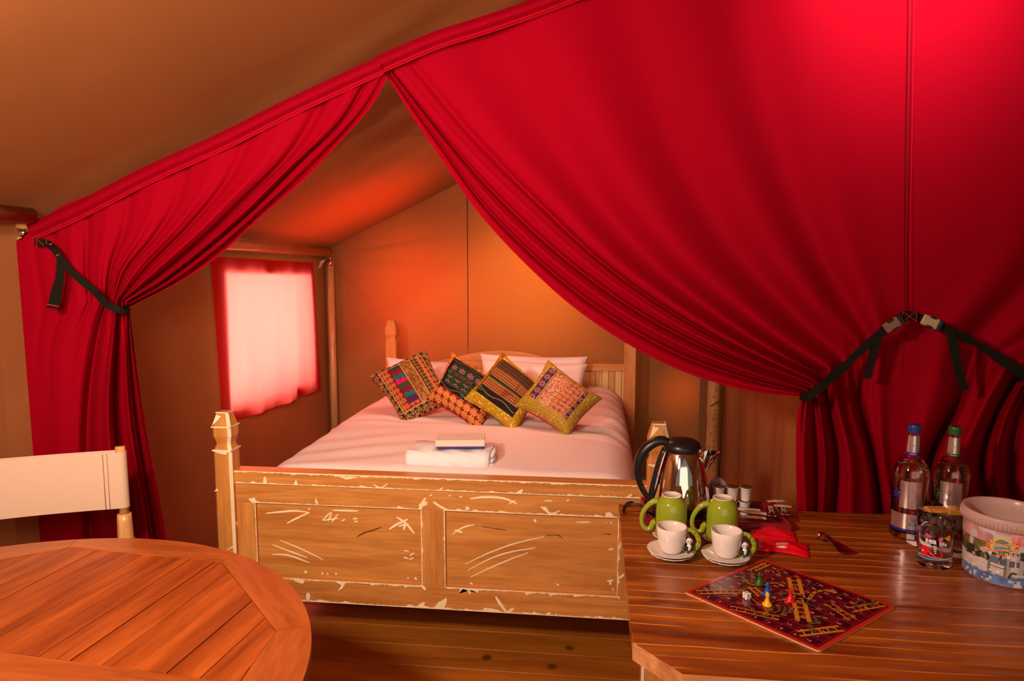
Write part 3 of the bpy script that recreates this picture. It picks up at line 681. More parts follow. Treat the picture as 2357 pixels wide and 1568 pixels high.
for L, w in (([(688, 975), (900, 872), (1150, 780), (1430, 713)], 2.8), ([(718, 1028), (960, 905), (1150, 850), (1350, 820)], 2.8), ([(740, 1095), (950, 995), (1130, 920), (1285, 862)], 2.8), ([(575, 690), (640, 645), (700, 618), (778, 604)], 3.5), ([(600, 650), (668, 675)], 5), ([(1340, 552), (1355, 580)], 5), ([(1730, 578), (1866, 578)], 3), ([(2005, 586), (2020, 584)], 2), ([(2050, 590), (2068, 580)], 3), ([(735, 1145), (765, 1158)], 3), ([(1545, 1155), (1573, 1170)], 3), ([(2035, 835), (2082, 828)], 4), ([(2020, 1130), (2078, 1122)], 4), ([(2050, 1165), (2052, 1130)], 5), ([(2068, 1198), (2084, 1214)], 3)): scr(mb, A5(L), w, -.012)
mb.build('panel', bed)
mb = MB()
M_KNOT = flat('dark_knot', (.13, .035, .012), .6)
def knot(L, ws, A): MB().stroke(resample(A(L), 8), ws, lambda a, b: zf(a, b, -.0118), M_KNOT).build('knot', bed)
knot([(1148, 955), (1200, 925), (1255, 910), (1320, 885)], [1, 3, 3.6, 3, 3, 3, 3, 1.2], A4)
for L in ([(1450, 695), (1500, 705), (1560, 700), (1610, 735)], [(850, 618), (950, 635), (1075, 652)], [(1985, 686), (2060, 694)]): knot(L, [1, 2, 1.5, 1, 2, 2.5, 2, 1], A5)
# lower rail
mb = MB().box((x0, YB, z_bot), (x1, YB + .045, z_low), M_PINEX, .002)
edge_wear(mb, (xa, xb), z_low - .0005, .0045, -1); edge_wear(mb, (xc, xd + .01), z_low - .0005, .0055, -1, amp=1.1); edge_wear(mb, (x0, x1), z_bot + .001, .0045, 1, amp=1.2)
for L in (A4([(690, 1240), (745, 1240), (790, 1260), (775, 1280), (735, 1268)]), A4([(800, 1395), (798, 1350), (815, 1338), (828, 1360), (820, 1392)]), A4([(1015, 1335), (1040, 1290), (1000, 1265), (1075, 1270), (1050, 1310)]), A5([(395, 1388), (440, 1330), (520, 1285), (522, 1320), (500, 1388)]), A5([(230, 1370), (290, 1330), (320, 1328), (300, 1370)]), A5([(860, 1405), (870, 1378), (940, 1385), (1000, 1400), (1040, 1420)]), A5([(630, 1248), (670, 1205), (700, 1210), (740, 1255), (755, 1215), (815, 1240), (822, 1205), (650, 1190)]), A5([(1440, 1445), (1470, 1420), (1495, 1425), (1490, 1448)]), A5([(1530, 1452), (1548, 1430), (1560, 1452)]), A5([(1890, 1478), (1925, 1450), (1930, 1480)]), A5([(2100, 1262), (2140, 1285), (2138, 1305), (2120, 1290)])): spot(mb, L)
for L in ([(978, 1275), (1020, 1340), (1080, 1422)], [(1088, 1420), (1148, 1385)], [(280, 1165), (325, 1210)]): scr(mb, A5(L), 6)
mb.build('lower_rail', bed)
# carved posts
def post(px_c, yc, ztop, name='post', zcut=0, hw=.0375, chip=True):
    zt = ztop
    prof = [(hw, 0), (hw, zt - .147), (hw * .80, zt - .128), (hw * .80, zt - .118), (hw * 1.0, zt - .092), (hw * 1.0, zt - .055), (hw * .62, zt), ]
    ch = .0075 if chip else .003; mb = MB(); vs = []
    for h, z in prof:
        c = min(ch, h * .3) * (1.35 if z > zt - .15 else 1)
        for x, y in ((-h + c, -h), (h - c, -h), (h, -h + c), (h, h - c), (h - c, h), (-h + c, h), (-h, h - c), (-h, -h + c)): vs.append((px_c + x, yc + y, z))
    K = len(prof)
    for i in range(K - 1):
        for j in range(8):
            f = (i * 8 + j, i * 8 + (j + 1) % 8, (i + 1) * 8 + (j + 1) % 8, (i + 1) * 8 + j)
            mb.add([vs[a] for a in f], [(0, 1, 2, 3)], (M_CHIP if (j in (1,) and chip) else M_PINEZ))
    mb.add(vs[-8:], [tuple(range(8))], M_PINEZ)
    if chip:
        for z, w in ((zt - .147, .006), (zt - .055, .005), (zt - .001, .004)):
            h = hw * (1.01 if z < zt - .01 else .64)
            mb.box((px_c - h, yc - h - .0006, z - w / 2), (px_c + h, yc - h + .002, z + w / 2), M_CHIP)
            mb.box((px_c + h - .002, yc - h, z - w / 2), (px_c + h + .0006, yc + h, z + w / 2), M_CHIP)
        f0 = yc - hw
        mb.add([(px_c - hw * .9, f0 - .001, zt - .05), (px_c - hw * .55, f0 + hw * .38 - .0012, zt - .006), (px_c + .0 * hw, f0 + hw * .33 - .0012, zt - .012), (px_c - hw * .35, f0 + hw * .2 - .0012, zt - .03)], [(0, 1, 2, 3)], M_CHIP)
        mb.add([(px_c - hw * .8, f0 - .0012, zt - .150), (px_c + hw * .7, f0 - .0012, zt - .150), (px_c + hw * .5, f0 - .0012, zt - .162), (px_c, f0 - .0012, zt - .160)], [(0, 1, 2, 3)], M_CHIP)
        for zz in (.52, .36): mb.add([(px_c + hw + .0007, yc - hw * .9, zz), (px_c + hw + .0007, yc + hw * .2, zz - .01), (px_c + hw + .0007, yc - hw * .4, zz - .03)], [(0, 1, 2)], M_CHIP)
        mb.add([(px_c - hw, f0 - .0008, zz := .64), (px_c - hw * .5, f0 - .0008, zz + .004), (px_c - hw * .7, f0 - .0008, zz + .014)], [(0, 1, 2)], M_CHIP)
        mb.add([(px_c - hw * .2, f0 - .0008, .40), (px_c + hw * .8, f0 - .0008, .425), (px_c + hw * .8, f0 - .0008, .418)], [(0, 1, 2)], M_CHIP)
    return mb.build('post', bed)
ztf = U(515, 950, 'Y', YB)[2] + .003
post(XL, YB + .012, ztf); post(XRp, YB + .012, ztf)
ztr = U(897, 738, 'Y', 4.5)[2]
post(U(897, 800, 'Y', 4.5)[0] + .008, 4.535, ztr, chip=False); post(U(1449, 900, 'Y', 4.5)[0], 4.535, ztr, chip=False)
# headboard: arched top rail, frame and split-bamboo slats
hx0, hx1 = U(897, 800, 'Y', 4.5)[0] + .03, U(1449, 900, 'Y', 4.5)[0] - .03
zt0 = U(1400, 838, 'Y', 4.5)[2]; zar = U(1150, 807, 'Y', 4.5)[2]
xl_, xr_ = U(1000, 830, 'Y', 4.5)[0], U(1290, 830, 'Y', 4.5)[0]; xl_ = -1.05; xr_ = -.12
n = 60; G = []
mb = MB(); top = []
for i in range(n + 1):
    x = hx0 + (hx1 - hx0) * i / n; q = min(1, max(0, (x - xl_) / (xr_ - xl_)))
    z = zt0 + (zar - zt0) * math.sin(math.pi * q) ** 1.3; top.append((x, z))
for i in range(n):
    (a, za), (b, zb_) = top[i], top[i + 1]; z0 = zt0 - .045
    mb.add([(a, 4.50, z0), (b, 4.50, z0), (b, 4.50, zb_), (a, 4.50, za), (a, 4.54, z0), (b, 4.54, z0), (b, 4.54, zb_), (a, 4.54, za)], [(0, 1, 2, 3), (3, 2, 6, 7), (5, 4, 7, 6), (0, 4, 5, 1)], M_PINEX)
mb.build('arched_rail', bed)
MB().box((hx0, 4.50, .35), (hx1, 4.54, .47), M_PINEX, .003).build('lower_rail', bed)
BAMS = [wood('split_bamboo_%d' % i, (.80 - .08 * i, .52 - .09 * i, .22 - .06 * i), (.66 - .08 * i, .40 - .08 * i, .14 - .04 * i), axis='Z', rough=.4) for i in range(3)]
x = hx0
while x < hx1 - .01:
    MB().box((x + .001, 4.512, .47), (min(x + .041, hx1), 4.525, zt0 - .045), random.choice(BAMS), .002).build('slat', bed)
    x += .042
for sx in (XL + .02, XRp - .045):
    MB().box((sx, YB + .05, .26), (sx + .025, 4.5, .42), wood('pine_along_y', PINE_L, PINE_D, axis='Y'), .003).build('side_rail', bed)
# mattress + duvet
mt = thing('mattress', (-.58, 3.5, .30), 'mattress in a white fitted sheet resting in the pine bed', 'mattress')
MB().box((-1.33, 2.56, .32), (.17, 4.48, .60), M_LINEN, .05).build('pad', mt)
nx, ny = 170, 200; G = np.zeros((ny, nx, 3)); X0, X1, Y0, Y1 = -1.352, .205, 2.556, 4.46
rs = np.random.RandomState(3)
for i in range(ny):
    for j in range(nx):
        u, v = j / (nx - 1), i / (ny - 1); x = X0 + (X1 - X0) * u; yy = Y0 + (Y1 - Y0) * v
        ex = min(u, 1 - u) * (X1 - X0); r = .15
        drop = .0 if ex > r else (r - math.sqrt(max(0, r * r - (r - ex) ** 2)))
        ey = (yy - Y0); dy = 0 if ey > .06 else (.06 - math.sqrt(max(0, .0036 - (.06 - ey) ** 2)))
        z = .708 + .022 * math.sin(math.pi * u) ** .7 - drop * 1.0 - dy * .8
        # soft creases, radiating from the cushions and along the left side
        w = .0065 * math.sin(yy * 30 + 3.2 * math.sin(x * 2.2)) * math.exp(-((x - .1) / .25) ** 2) * (1 if yy > 3.1 else .2) * min(1, max(0, (yy - 2.9) / .4))
        w += .0045 * math.sin((yy - .35 * x) * 34 + 1) * math.exp(-((x + 1.0) / .30) ** 2) * math.exp(-((yy - 2.8) / .35) ** 2)
        w += .006 * math.sin(yy * 40 + 5 * x) * math.exp(-((yy - 3.38) / .10) ** 2)
        w += .003 * math.sin(x * 8 + yy * 5) + .002 * math.sin(x * 17 - yy * 9)
        G[i, j] = (x + .012 * math.sin(yy * 5) * (u < .03), yy, z + w)
MB().grid(G, M_LINEN).build('duvet', label='smooth white duvet spread over the whole bed, faintly creased', cat='duvet', fix=False, base=(-.58, 3.5, .6))

# ---- soft pads
def pad(quad, puff, n, mfun, pin=.10, flatn=.5, wr=0, back=None):
    """quad: left, bottom, right, top corners in the room; returns front and back grids"""
    L_, B_, R_, T_ = [np.array(q, float) for q in quad]
    nrm = np.cross(B_ - L_, T_ - L_); nrm /= np.linalg.norm(nrm)
    if nrm @ (ORG - L_) < 0: nrm = -nrm
    c = (L_ + B_ + R_ + T_) / 4; Gf = np.zeros((n, n, 3)); Gb = np.zeros((n, n, 3))
    for i in range(n):
        for j in range(n):
            u, v = i / (n - 1), j / (n - 1)
            p = (1 - u) * (1 - v) * L_ + u * (1 - v) * B_ + u * v * R_ + (1 - u) * v * T_
            a, b = 2 * u - 1, 2 * v - 1
            # sides bow inward between the corners
            k = pin * ((1 - a * a) * abs(b) ** 3 * .9, (1 - b * b) * abs(a) ** 3 * .9)[0]; k2 = pin * (1 - b * b) * abs(a) ** 3 * .9
            p = p - (p - c) * 0
            p = p + (c - p) * (k + k2)
            h = ((1 - a ** 4) * (1 - b ** 4)) ** flatn * puff
            w = wr * (math.sin(9 * u + 4 * v) + math.sin(14 * v - 5 * u)) * h / puff
            Gf[i, j] = p + nrm * (h + w); Gb[i, j] = p - nrm * (h * .9)
    return Gf, Gb, nrm
def lean(px, py, yb_, ang, z0=.70):
    n = np.array([0, -math.cos(ang), math.sin(ang)]); return UP(px, py, (0, yb_, z0), n)
# white pillows
def pillow(q, puff, label, Y, ang, wr=.010):
    quad = [UP(*p, (0, Y, .72), (0, -math.cos(ang), math.sin(ang))) for p in q]
    Gf, Gb, nr = pad(quad, puff, 40, None, .10, .42, wr)
    mb = MB().grid(Gf, M_LINEN).grid(Gb, M_LINEN, flip=True)
    return mb.build('pillow', label=label, cat='pillow', group='white pillows', fix=False, base=tuple(sum(quad) / 4))
pillow([(884, 935), (1085, 940), (1075, 834), (890, 822)], .07, 'white pillow at the left under the floral cushion', 4.16, math.radians(24))
pillow([(1085, 935), (1352, 940), (1352, 838), (1110, 826)], .075, 'white pillow behind the two yellow cushions, in front of the other right pillow', 4.06, math.radians(24))
pillow([(1095, 920), (1350, 925), (1352, 821), (1106, 814)], .05, 'white pillow at the back on the right, its flat end sticking up', 4.24, math.radians(20))

# ---- embroidered cushions: print laid out on the cloth itself
def rosette(a, b, cell, pet=8):
    x = (a / cell) % 1 - .5; y = (b / cell) % 1 - .5; r = np.hypot(x, y); th = np.arctan2(y, x)
    return r * (1 + .18 * np.cos(pet * th)), th
def col(c): return np.array(c, float)
def lay(img, mask, c): img[mask] = c
RNG = np.random.RandomState(11)
def noise(n, k):
    g = RNG.rand(k + 2, k + 2); x = np.linspace(0, k, n); i = x.astype(int); f = x - i; f = f * f * (3 - 2 * f)
    a = g[np.ix_(i, i)] * (1 - f)[:, None] + g[np.ix_(i + 1, i)] * f[:, None]; b = g[np.ix_(i, i + 1)] * (1 - f)[:, None] + g[np.ix_(i + 1, i + 1)] * f[:, None]
    return a * (1 - f)[None] + b * f[None]
NP = 300
Uu, Vv = np.meshgrid(np.linspace(0, 1, NP), np.linspace(0, 1, NP), indexing='ij')
EDG = np.minimum(np.minimum(Uu, 1 - Uu), np.minimum(Vv, 1 - Vv))
def design1():
    im = np.tile(col((.30, .006, .014)), (NP, NP, 1)); r, th = rosette(Uu, Vv, .095)
    lay(im, r < .46, (.62, .14, .03)); lay(im, (r < .33), (.78, .36, .12)); lay(im, r < .24, (.50, .02, .02)); lay(im, r < .16, (.75, .28, .05)); lay(im, r < .07, (.3, .01, .02))
    im[(noise(NP, 70) > .62) & (r > .33)] = (.45, .01, .03)
    b = (Vv > .50) & (Vv < .66); im[b] = (.30, .12, .03); im[b & (noise(NP, 60) > .55)] = (.52, .26, .08)
    b = (Vv > .68) & (Vv < .80); im[b] = (.10, .045, .015); r2, _ = rosette(Uu, Vv - .005, .062); im[b & (r2 < .4)] = (.42, .19, .05); im[b & (r2 < .25)] = (.12, .04, .01); im[b & (r2 < .12)] = (.9, .6, .2)
    for v in (.495, .665, .80, .185): im[np.abs(Vv - v) < .008] = (.62, .38, .12)
    cols = [(.05, .09, .03), (.35, .01, .05), (.03, .20, .17), (.75, .01, .22), (.07, .12, .03), (.32, .008, .05), (.03, .22, .18), (.12, .02, .16)]
    b = (Vv > .29) & (Vv < .485) & (Uu > .13) & (Uu < .80); im[b] = (.14, .015, .10)
    for k, c in enumerate(cols):
        for v in (.345, .435):
            rr = np.hypot(Uu - (.17 + .082 * k), Vv - v); im[(rr < .047 + .004 * np.cos(9 * np.arctan2(Vv - v, Uu)))] = c
    bd = (EDG < .125); im[bd] = (.022, .030, .012); r3, t3 = rosette(Uu + .01, Vv + .02, .115, 7)
    im[bd & (r3 < .46)] = (.74, .40, .15); im[bd & (r3 < .14)] = (.5, .07, .01); im[bd & (r3 > .30) & (r3 < .36)] = (.06, .05, .02)
    im[bd & (noise(NP, 90) > .70)] = (.03, .035, .012); im[np.abs(EDG - .125) < .008] = (.66, .44, .16)
    return im
def design2():
    im = np.tile(col((.010, .010, .010)), (NP, NP, 1))
    for a, b_, c in ((.40, .54, (.02, .065, .018)), (.64, .78, (.015, .055, .02)), (.38, .395, (.05, .13, .05)), (.555, .57, (.05, .12, .05)), (.62, .632, (.06, .12, .05)), (.79, .80, (.06, .12, .05))):
        im[(Vv > a) & (Vv < b_) & (Uu > .17) & (Uu < .84)] = c
    r, th = rosette(Uu, Vv - .02, .15, 6); bnd = ((Vv > .41) & (Vv < .53) | (Vv > .65) & (Vv < .77)) & (Uu > .18) & (Uu < .82)
    im[bnd & (r < .34)] = (.38, .16, .12); im[bnd & (r < .22)] = (.16, .07, .28); im[bnd & (r < .10)] = (.55, .20, .03)
    k = (Vv > .572) & (Vv < .62) & (Uu > .17) & (Uu < .6); im[k] = (.06, .012, .008); im[k & (np.sin(Vv * 420) > .5) & (noise(NP, 120) > .4)] = (.36, .17, .08)
    w = np.abs(Vv - .325 - .03 * np.sin(Uu * 16)) < .006; im[w] = (.30, .22, .09); w = np.abs(Vv - .85 - .012 * np.sin(Uu * 21)) < .006; im[w] = (.28, .20, .10)
    for (cu_, cv, c) in ((.55, .33, (.04, .20, .13)), (.18, .60, (.05, .16, .12)), (.86, .55, (.05, .14, .10))):
        rr = np.hypot(Uu - cu_, Vv - cv); im[rr < .035] = c; im[rr < .012] = (.0, .02, .015)
    bd = (EDG < .11) | (Vv < .27); im[bd] = (.40, .004, .010)
    r, th = rosette(Uu, Vv, .125, 9); im[bd & (r < .44) & (r > .30)] = (.92, .50, .12); im[bd & (r <= .30)] = (.62, .12, .02); im[bd & (r < .20) & (r > .11)] = (.95, .62, .20)
    t_ = bd & (Vv > .27); im[t_ & (noise(NP, 80) > .68)] = (.78, .22, .06); im[np.abs(Vv - .272) < .005] = (.6, .01, .02)
    return im
def design3():
    im = np.tile(col((.014, .008, .006)), (NP, NP, 1)); ins = (Uu > .14) & (Uu < .86)
    for a, b_ in ((.34, .48), (.545, .665)):
        b = (Vv > a) & (Vv < b_) & ins; im[b] = (.17, .022, .008); r, t_ = rosette(Uu, Vv, .040, 6); im[b & (r < .36) & (r > .20)] = (.80, .40, .10); im[b & (r < .1)] = (.8, .2, .03)
        im[b & (noise(NP, 9) > .66)] *= np.array([.8, .5, .5])
    b = (Vv > .49) & (Vv < .535) & ins; im[b] = (.02, .045, .012)
    for k in range(4):
        a = .68 + k * .052; im[(Vv > a) & (Vv < a + .026) & ins] = (.20, .045, .02); im[(Vv > a + .026) & (Vv < a + .052) & ins] = (.02, .045, .012)
    for v in (.335, .485, .54, .67): im[(np.abs(Vv - v) < .004) & ins] = (.55, .30, .08)
    w = np.abs(Vv - .255 - .022 * np.sin(Uu * 13)) < .006; im[w & ins] = (.42, .27, .12)
    w = np.abs(Vv - .905 + .008 * np.sin(Uu * 17)) < .004; im[w & ins] = (.30, .22, .10)
    w = np.abs(Uu - .155 - .01 * np.sin(Vv * 19)) < .004; im[w] = (.40, .25, .10)
    for (a, c_) in ((.19, .25), (.55, .88)):
        rr = np.hypot(Uu - a, Vv - c_); im[rr < .036] = (.04, .17, .10); im[rr < .012] = (0, .02, .01)
    bd = (EDG < .125) | (Vv < .165); im[bd] = (.62, .44, .012); im[bd & (noise(NP, 60) > .6)] = (.70, .30, .02); im[bd & (noise(NP, 45) > .72)] = (.86, .72, .22)
    s_ = bd & (Uu < .125) & (Vv > .165); im[s_] = (.60, .30, .02); im[s_ & (noise(NP, 70) > .6)] = (.35, .06, .01)
    im[np.abs(EDG - .123) < .004] = (.35, .22, .02)
    return im
def design4():
    im = np.tile(col((.45, .10, .035)), (NP, NP, 1)); r, t_ = rosette(Uu, Vv, .085, 9)
    im[r < .38] = (.66, .30, .16); im[noise(NP, 55) > .66] = (.72, .34, .18); im[(Uu < .50) & (noise(NP, 70) > .5)] = (.80, .46, .28)
    im[(np.abs(Uu - .52) < .025) & (np.sin(Vv * 130) > 0)] = (.74, .30, .10)
    for a, b_ in ((.14, .275), (.80, .90)):
        b = (Uu > a) & (Uu < b_); im[b] = (.045, .008, .035); m_ = (a + b_) / 2
        r, t_ = rosette(Uu - m_ + .075, Vv + .02, .15, 7); im[b & (r < .42) & (r > .34)] = (.10, .16, .30); im[b & (r < .30)] = (.52, .22, .14); im[b & (r < .16)] = (.55, .008, .02)
        im[b & (np.abs(r - .55) < .03)] = (.22, .02, .12)
    for u in (.282, .292, .795): im[np.abs(Uu - u) < .004] = (.60, .30, .06)
    im[np.abs(Uu - .302) < .004] = (.02, .05, .02)
    bd = (EDG < .135) | (Vv < .19); im[bd] = (.62, .40, .05); im[bd & (np.sin(Uu * 150) * np.sin(Vv * 150) > .35)] = (.34, .24, .01); im[bd & (noise(NP, 40) > .80)] = (.80, .62, .30)
    im[np.abs(EDG - .135) < .004] = (.40, .22, .04)
    return im
def cloth_mat(name, rough, glit):
    m = mat(name, (1, 1, 1), rough, attr=True, bump=.35, bscale=220, spec=.2); N, L = nodes(m); b = N['Principled BSDF']
    tc = N.new('ShaderNodeTexCoord'); v = N.new('ShaderNodeTexVoronoi'); v.inputs['Scale'].default_value = 230; L.new(tc.outputs['Object'], v.inputs['Vector'])
    s_ = N.new('ShaderNodeSeparateColor'); L.new(v.outputs['Color'], s_.inputs[0])
    g = N.new('ShaderNodeMath'); g.operation = 'GREATER_THAN'; g.inputs[1].default_value = glit; L.new(s_.outputs[0], g.inputs[0]); gm = N.new('ShaderNodeMath'); gm.operation = 'MULTIPLY'; gm.inputs[1].default_value = .45; L.new(g.outputs[0], gm.inputs[0]); L.new(gm.outputs[0], b.inputs['Metallic'])
    mr = N.new('ShaderNodeMapRange'); L.new(g.outputs[0], mr.inputs[0]); mr.inputs[3].default_value = rough; mr.inputs[4].default_value = .22; L.new(mr.outputs[0], b.inputs['Roughness'])
    return m
def cushion(q, yb_, ang, img, label, back_c, rough=.55, glit=.95, puff=.072):
    quad = [lean(*p, yb_, ang) for p in q]; quad = [quad[0], quad[1], quad[2], quad[3]]
    Gf, Gb, nrm = pad(quad, puff, NP, None, .16, .45, .003)
    Gb = Gb[::8, ::8]; Gb2, GbF, _ = pad(quad, puff, 40, None, .16, .45)
    base = sum(quad) / 4; t = thing('cushion', base, label, 'cushion', 'embroidered cushions')
    o = MB().grid(Gf, cloth_mat(label.split()[0] + '_embroidery', rough, glit)).build('front_cover', t, fix=False)
    at = o.data.color_attributes.new('paint', 'FLOAT_COLOR', 'POINT'); c = np.ones((NP * NP, 4), np.float32); c[:, :3] = .80 * img.reshape(-1, 3) ** 1.12; at.data.foreach_set('color', c.ravel())
    MB().grid(GbF, flat(label.split()[0] + '_backing', back_c, .7), flip=True).build('back_cover', t, fix=False)
    return t
ang = math.radians(38)
cushion([(847, 866), (930, 990), (1052, 925), (980, 802)], 3.42, ang, design1(), 'floral red and gold embroidered cushion with a column of teal and pink pompoms', (.75, .12, .03))
cushion([(981, 920), (1108, 1003), (1166, 888), (1040, 809)], 3.34, ang, design2(), 'crimson bordered cushion with gold rosettes around a dark green centre', (.62, .005, .015), glit=.93)
cushion([(1064, 921), (1184, 1007), (1264, 893), (1156, 810)], 3.26, ang, design3(), 'bright yellow bordered cushion with black and rust embroidered stripes', (.10, .03, .03), .45, glit=.91)
cushion([(1184, 934), (1308, 1012), (1388, 918), (1261, 828)], 3.17, ang, design4(), 'mustard bordered cushion with a copper brocade centre between purple floral bands', (.66, .004, .02), .42, .90)
# towel + box
tw0, tw1 = U(932, 1090, 'Y', 2.60)[0], U(1124, 1090, 'Y', 2.60)[0]
def towel():
    mb = MB(); nxx = 40; L = []
    prof = []                       # folded terry: rounded front roll
    z0, z1, ya, yb_ = .715, .782, 2.60, 2.80
    for k in range(15):
        a = -math.pi / 2 - math.pi * k / 14; prof.append((ya + .033 + .034 * math.cos(a) * 1.0, (z0 + z1) / 2 + .0335 * -math.sin(-a) * (1)))
    prof = [(ya + .033 + .033 * math.cos(a), (z0 + z1) / 2 + .0335 * math.sin(a)) for a in np.linspace(-math.pi / 2, -3 * math.pi / 2, 15)]
    prof += [(ya + .10, z1 + .003), (yb_ - .02, z1), (yb_, z1 - .02), (yb_, z0 + .02), (yb_ - .02, z0)]
    G = np.zeros((nxx, len(prof), 3))
    for i in range(nxx):
        x = tw0 + (tw1 - tw0) * i / (nxx - 1); sk = 1 - .12 * (i in (0, nxx - 1)) - .04 * (i in (1, nxx - 2))
        for j, (yy, z) in enumerate(prof):
            cz = (z0 + z1) / 2; G[i, j] = (x, 2.70 + (yy - 2.70) * sk + .002 * math.sin(i * .7 + j), cz + (z - cz) * sk + .002 * math.sin(i * .5 + j * 2))
    mb.grid(G, M_TOWEL, closed=True); mb.add([G[0, j] for j in range(len(prof))], [tuple(range(len(prof)))], M_TOWEL); mb.add([G[-1, j] for j in range(len(prof))], [tuple(range(len(prof)))], M_TOWEL)
    return mb
t = thing('towel', ((tw0 + tw1) / 2, 2.70, .715), 'folded white terry towel lying at the foot of the bed', 'towel')
towel().build('folded_cloth', t)
mb = MB()
for k in range(3):
    z = .725 + k * .018; mb.tube([(tw1 + .001, 2.625 + .01 * k, z), (tw1 + .008, 2.70, z + .004), (tw1 + .001, 2.79, z)], .010, M_TOWEL, 8)
mb.build('folded_edge', t)
bc = U(1032, 1056, 'Z', .790); ba = math.radians(8); Rb = np.array([[math.cos(ba), -math.sin(ba), 0], [math.sin(ba), math.cos(ba), 0], [0, 0, 1]])
bc = np.array([bc[0] + .010, 2.70, .7885])
t = thing('gift_box', bc, 'flat cream box with a purple base lying on the folded towel', 'box')
MB().box(bc + [-.094, -.055, 0], bc + [.094, .055, .014], flat('purple_card', (.06, .03, .20), .5), .001, Rb, bc).build('box_base', t, label='purple box base')
mb = MB().box(bc + [-.097, -.058, .010], bc + [.097, .058, .036], flat('cream_card', (.82, .66, .56), .5), .001, Rb, bc)
mb.build('lid', t)
mb = MB(); put_text(mb, 'Hotel', lambda a, b: bc + Rb @ np.array([a, b, .0365]), 0, .01, .016, flat('box_print', (.55, .30, .22))); mb.build('lettering', t)

# ================================================================ ROUND TEAK TABLE (left)
TC = np.array([-1.241, 1.029]); TR = .7245; ZT = .75; PH = math.radians(85.2)
def pol(a, r): return np.array([TC[0] + r * math.cos(a), TC[1] + r * math.sin(a)])
rt = thing('round_table', (TC[0], TC[1], 0), 'round slatted teak table in the left foreground', 'table')
def clip(poly, n, d):       # keep points with p.n <= d
    out = []
    for i in range(len(poly)):
        a, b = poly[i], poly[(i + 1) % len(poly)]; da, db = a @ n - d, b @ n - d
        if da <= 0: out.append(a)
        if da * db < 0: out.append(a + (b - a) * da / (da - db))
    return out
M_TEAKR = wood('teak_rim', (.58, .16, .035), (.40, .09, .018), scale=(2, 12, 12), rot=.3, rough=.36, coat=.2)
NB = np.array([math.cos(PH), math.sin(PH)]); TB = np.array([-NB[1], NB[0]])
for side in (0, 1):
    P0_ = PH + side * math.pi; nb = NB if side == 0 else -NB
    va = [P0_ + math.radians(d) for d in (-80.5, -58, -20.3, 20.3, 58, 80.5)]; bar = .165
    inner = [pol(va[i], r) for i, r in ((1, .655), (2, .674), (3, .674), (4, .655))]
    # inner ring vertices where the ring meets the centre bar
    e0 = TC + nb * bar + (np.array([nb[1], -nb[0]])) * .585; e1 = TC + nb * bar - (np.array([nb[1], -nb[0]])) * .585
    ring = [e0] + inner + [e1]
    outer_a = [P0_ - math.pi / 2] + [va[i] for i in (1, 2, 3, 4)] + [P0_ + math.pi / 2]
    outer_a[0] = P0_ - math.acos(.0) ; 
    for k in range(5):
        a0, a1 = outer_a[k], outer_a[k + 1]
        if k == 0: a0 = P0_ - math.acos(.22 / 1.0 * .0 + .002)
        arc = [pol(a0 + (a1 - a0) * t_ / 12, TR) for t_ in range(13)]
        pl = [ring[k]] + arc + [ring[k + 1]]
        if k == 0: pl = [ring[0]] + [TC + (np.array([nb[1], -nb[0]])) * .585 + nb * .002] + [p for p in arc if (p - TC) @ nb > .001] + [ring[1]]
        if k == 4: pl = [ring[4]] + [p for p in arc if (p - TC) @ nb > .001] + [TC - (np.array([nb[1], -nb[0]])) * .585 + nb * .002] + [ring[5]]
        ct = sum(pl) / len(pl); pl = [ct + (p - ct) * (1 - .0006 / max(.05, np.linalg.norm(p - ct))) for p in pl]
        am = (a0 + a1) / 2 + math.pi / 2
        mm = wood('teak_rim_%d' % (k + side * 5), (.50, .125, .024), (.33, .070, .012), scale=(1.6, 11, 11), rot=am, rough=.36, coat=.2)
        MB().prism([tuple(p) for p in pl], ZT - .03, ZT - .0005, mm).build('rim_segment', rt)
    # centre bar
    tx = np.array([nb[1], -nb[0]]); pl = [TC + tx * .583 + nb * .002, TC - tx * .583 + nb * .002, TC - tx * .583 + nb * (bar - .002), TC + tx * .583 + nb * (bar - .002)]
    MB().prism([tuple(p) for p in pl], ZT - .03, ZT - .0005, wood('teak_bar', (.50, .125, .024), (.34, .072, .012), rot=PH - math.pi / 2, scale=(1.2, 11, 11), rough=.36, coat=.2)).build('centre_bar', rt)
    # slats
    sd = PH; n_ = np.array([-math.sin(sd), math.cos(sd)])
    for k in range(-12, 13):
        lo, hi = k * .072 + .0008, (k + 1) * .072 - .0008; pl = [p.copy() for p in ring]
        cR = sum(ring) / len(ring)
        q = clip(pl, n_, TC @ n_ + hi)
        if len(q) > 2: q = clip(q, -n_, -(TC @ n_ + lo))
        if len(q) > 2:
            c_ = sum(q) / len(q)
            # leave a gap at the ends, towards the ring
            q = [cR + (p - cR) * .9955 for p in q]
            MB().prism([tuple(p) for p in q], ZT - .024, ZT - .002 + random.uniform(-.0012, .001), M_TEAK).build('slat', rt)
sub = MB().prism([tuple(pol(a, .60)) for a in np.linspace(0, 2 * math.pi, 33)[:-1]], ZT - .05, ZT - .031, flat('dark_under_frame', (.08, .02, .006)))
sub.build('under_frame', rt)
for k in range(4):
    a = math.radians(45 + 90 * k) + PH; p = pol(a, .47); q = pol(a, .56)
    MB().tube([(p[0], p[1], ZT - .05), (q[0], q[1], .0)], [.03, .024], M_TEAKR, 10).build('leg', rt)

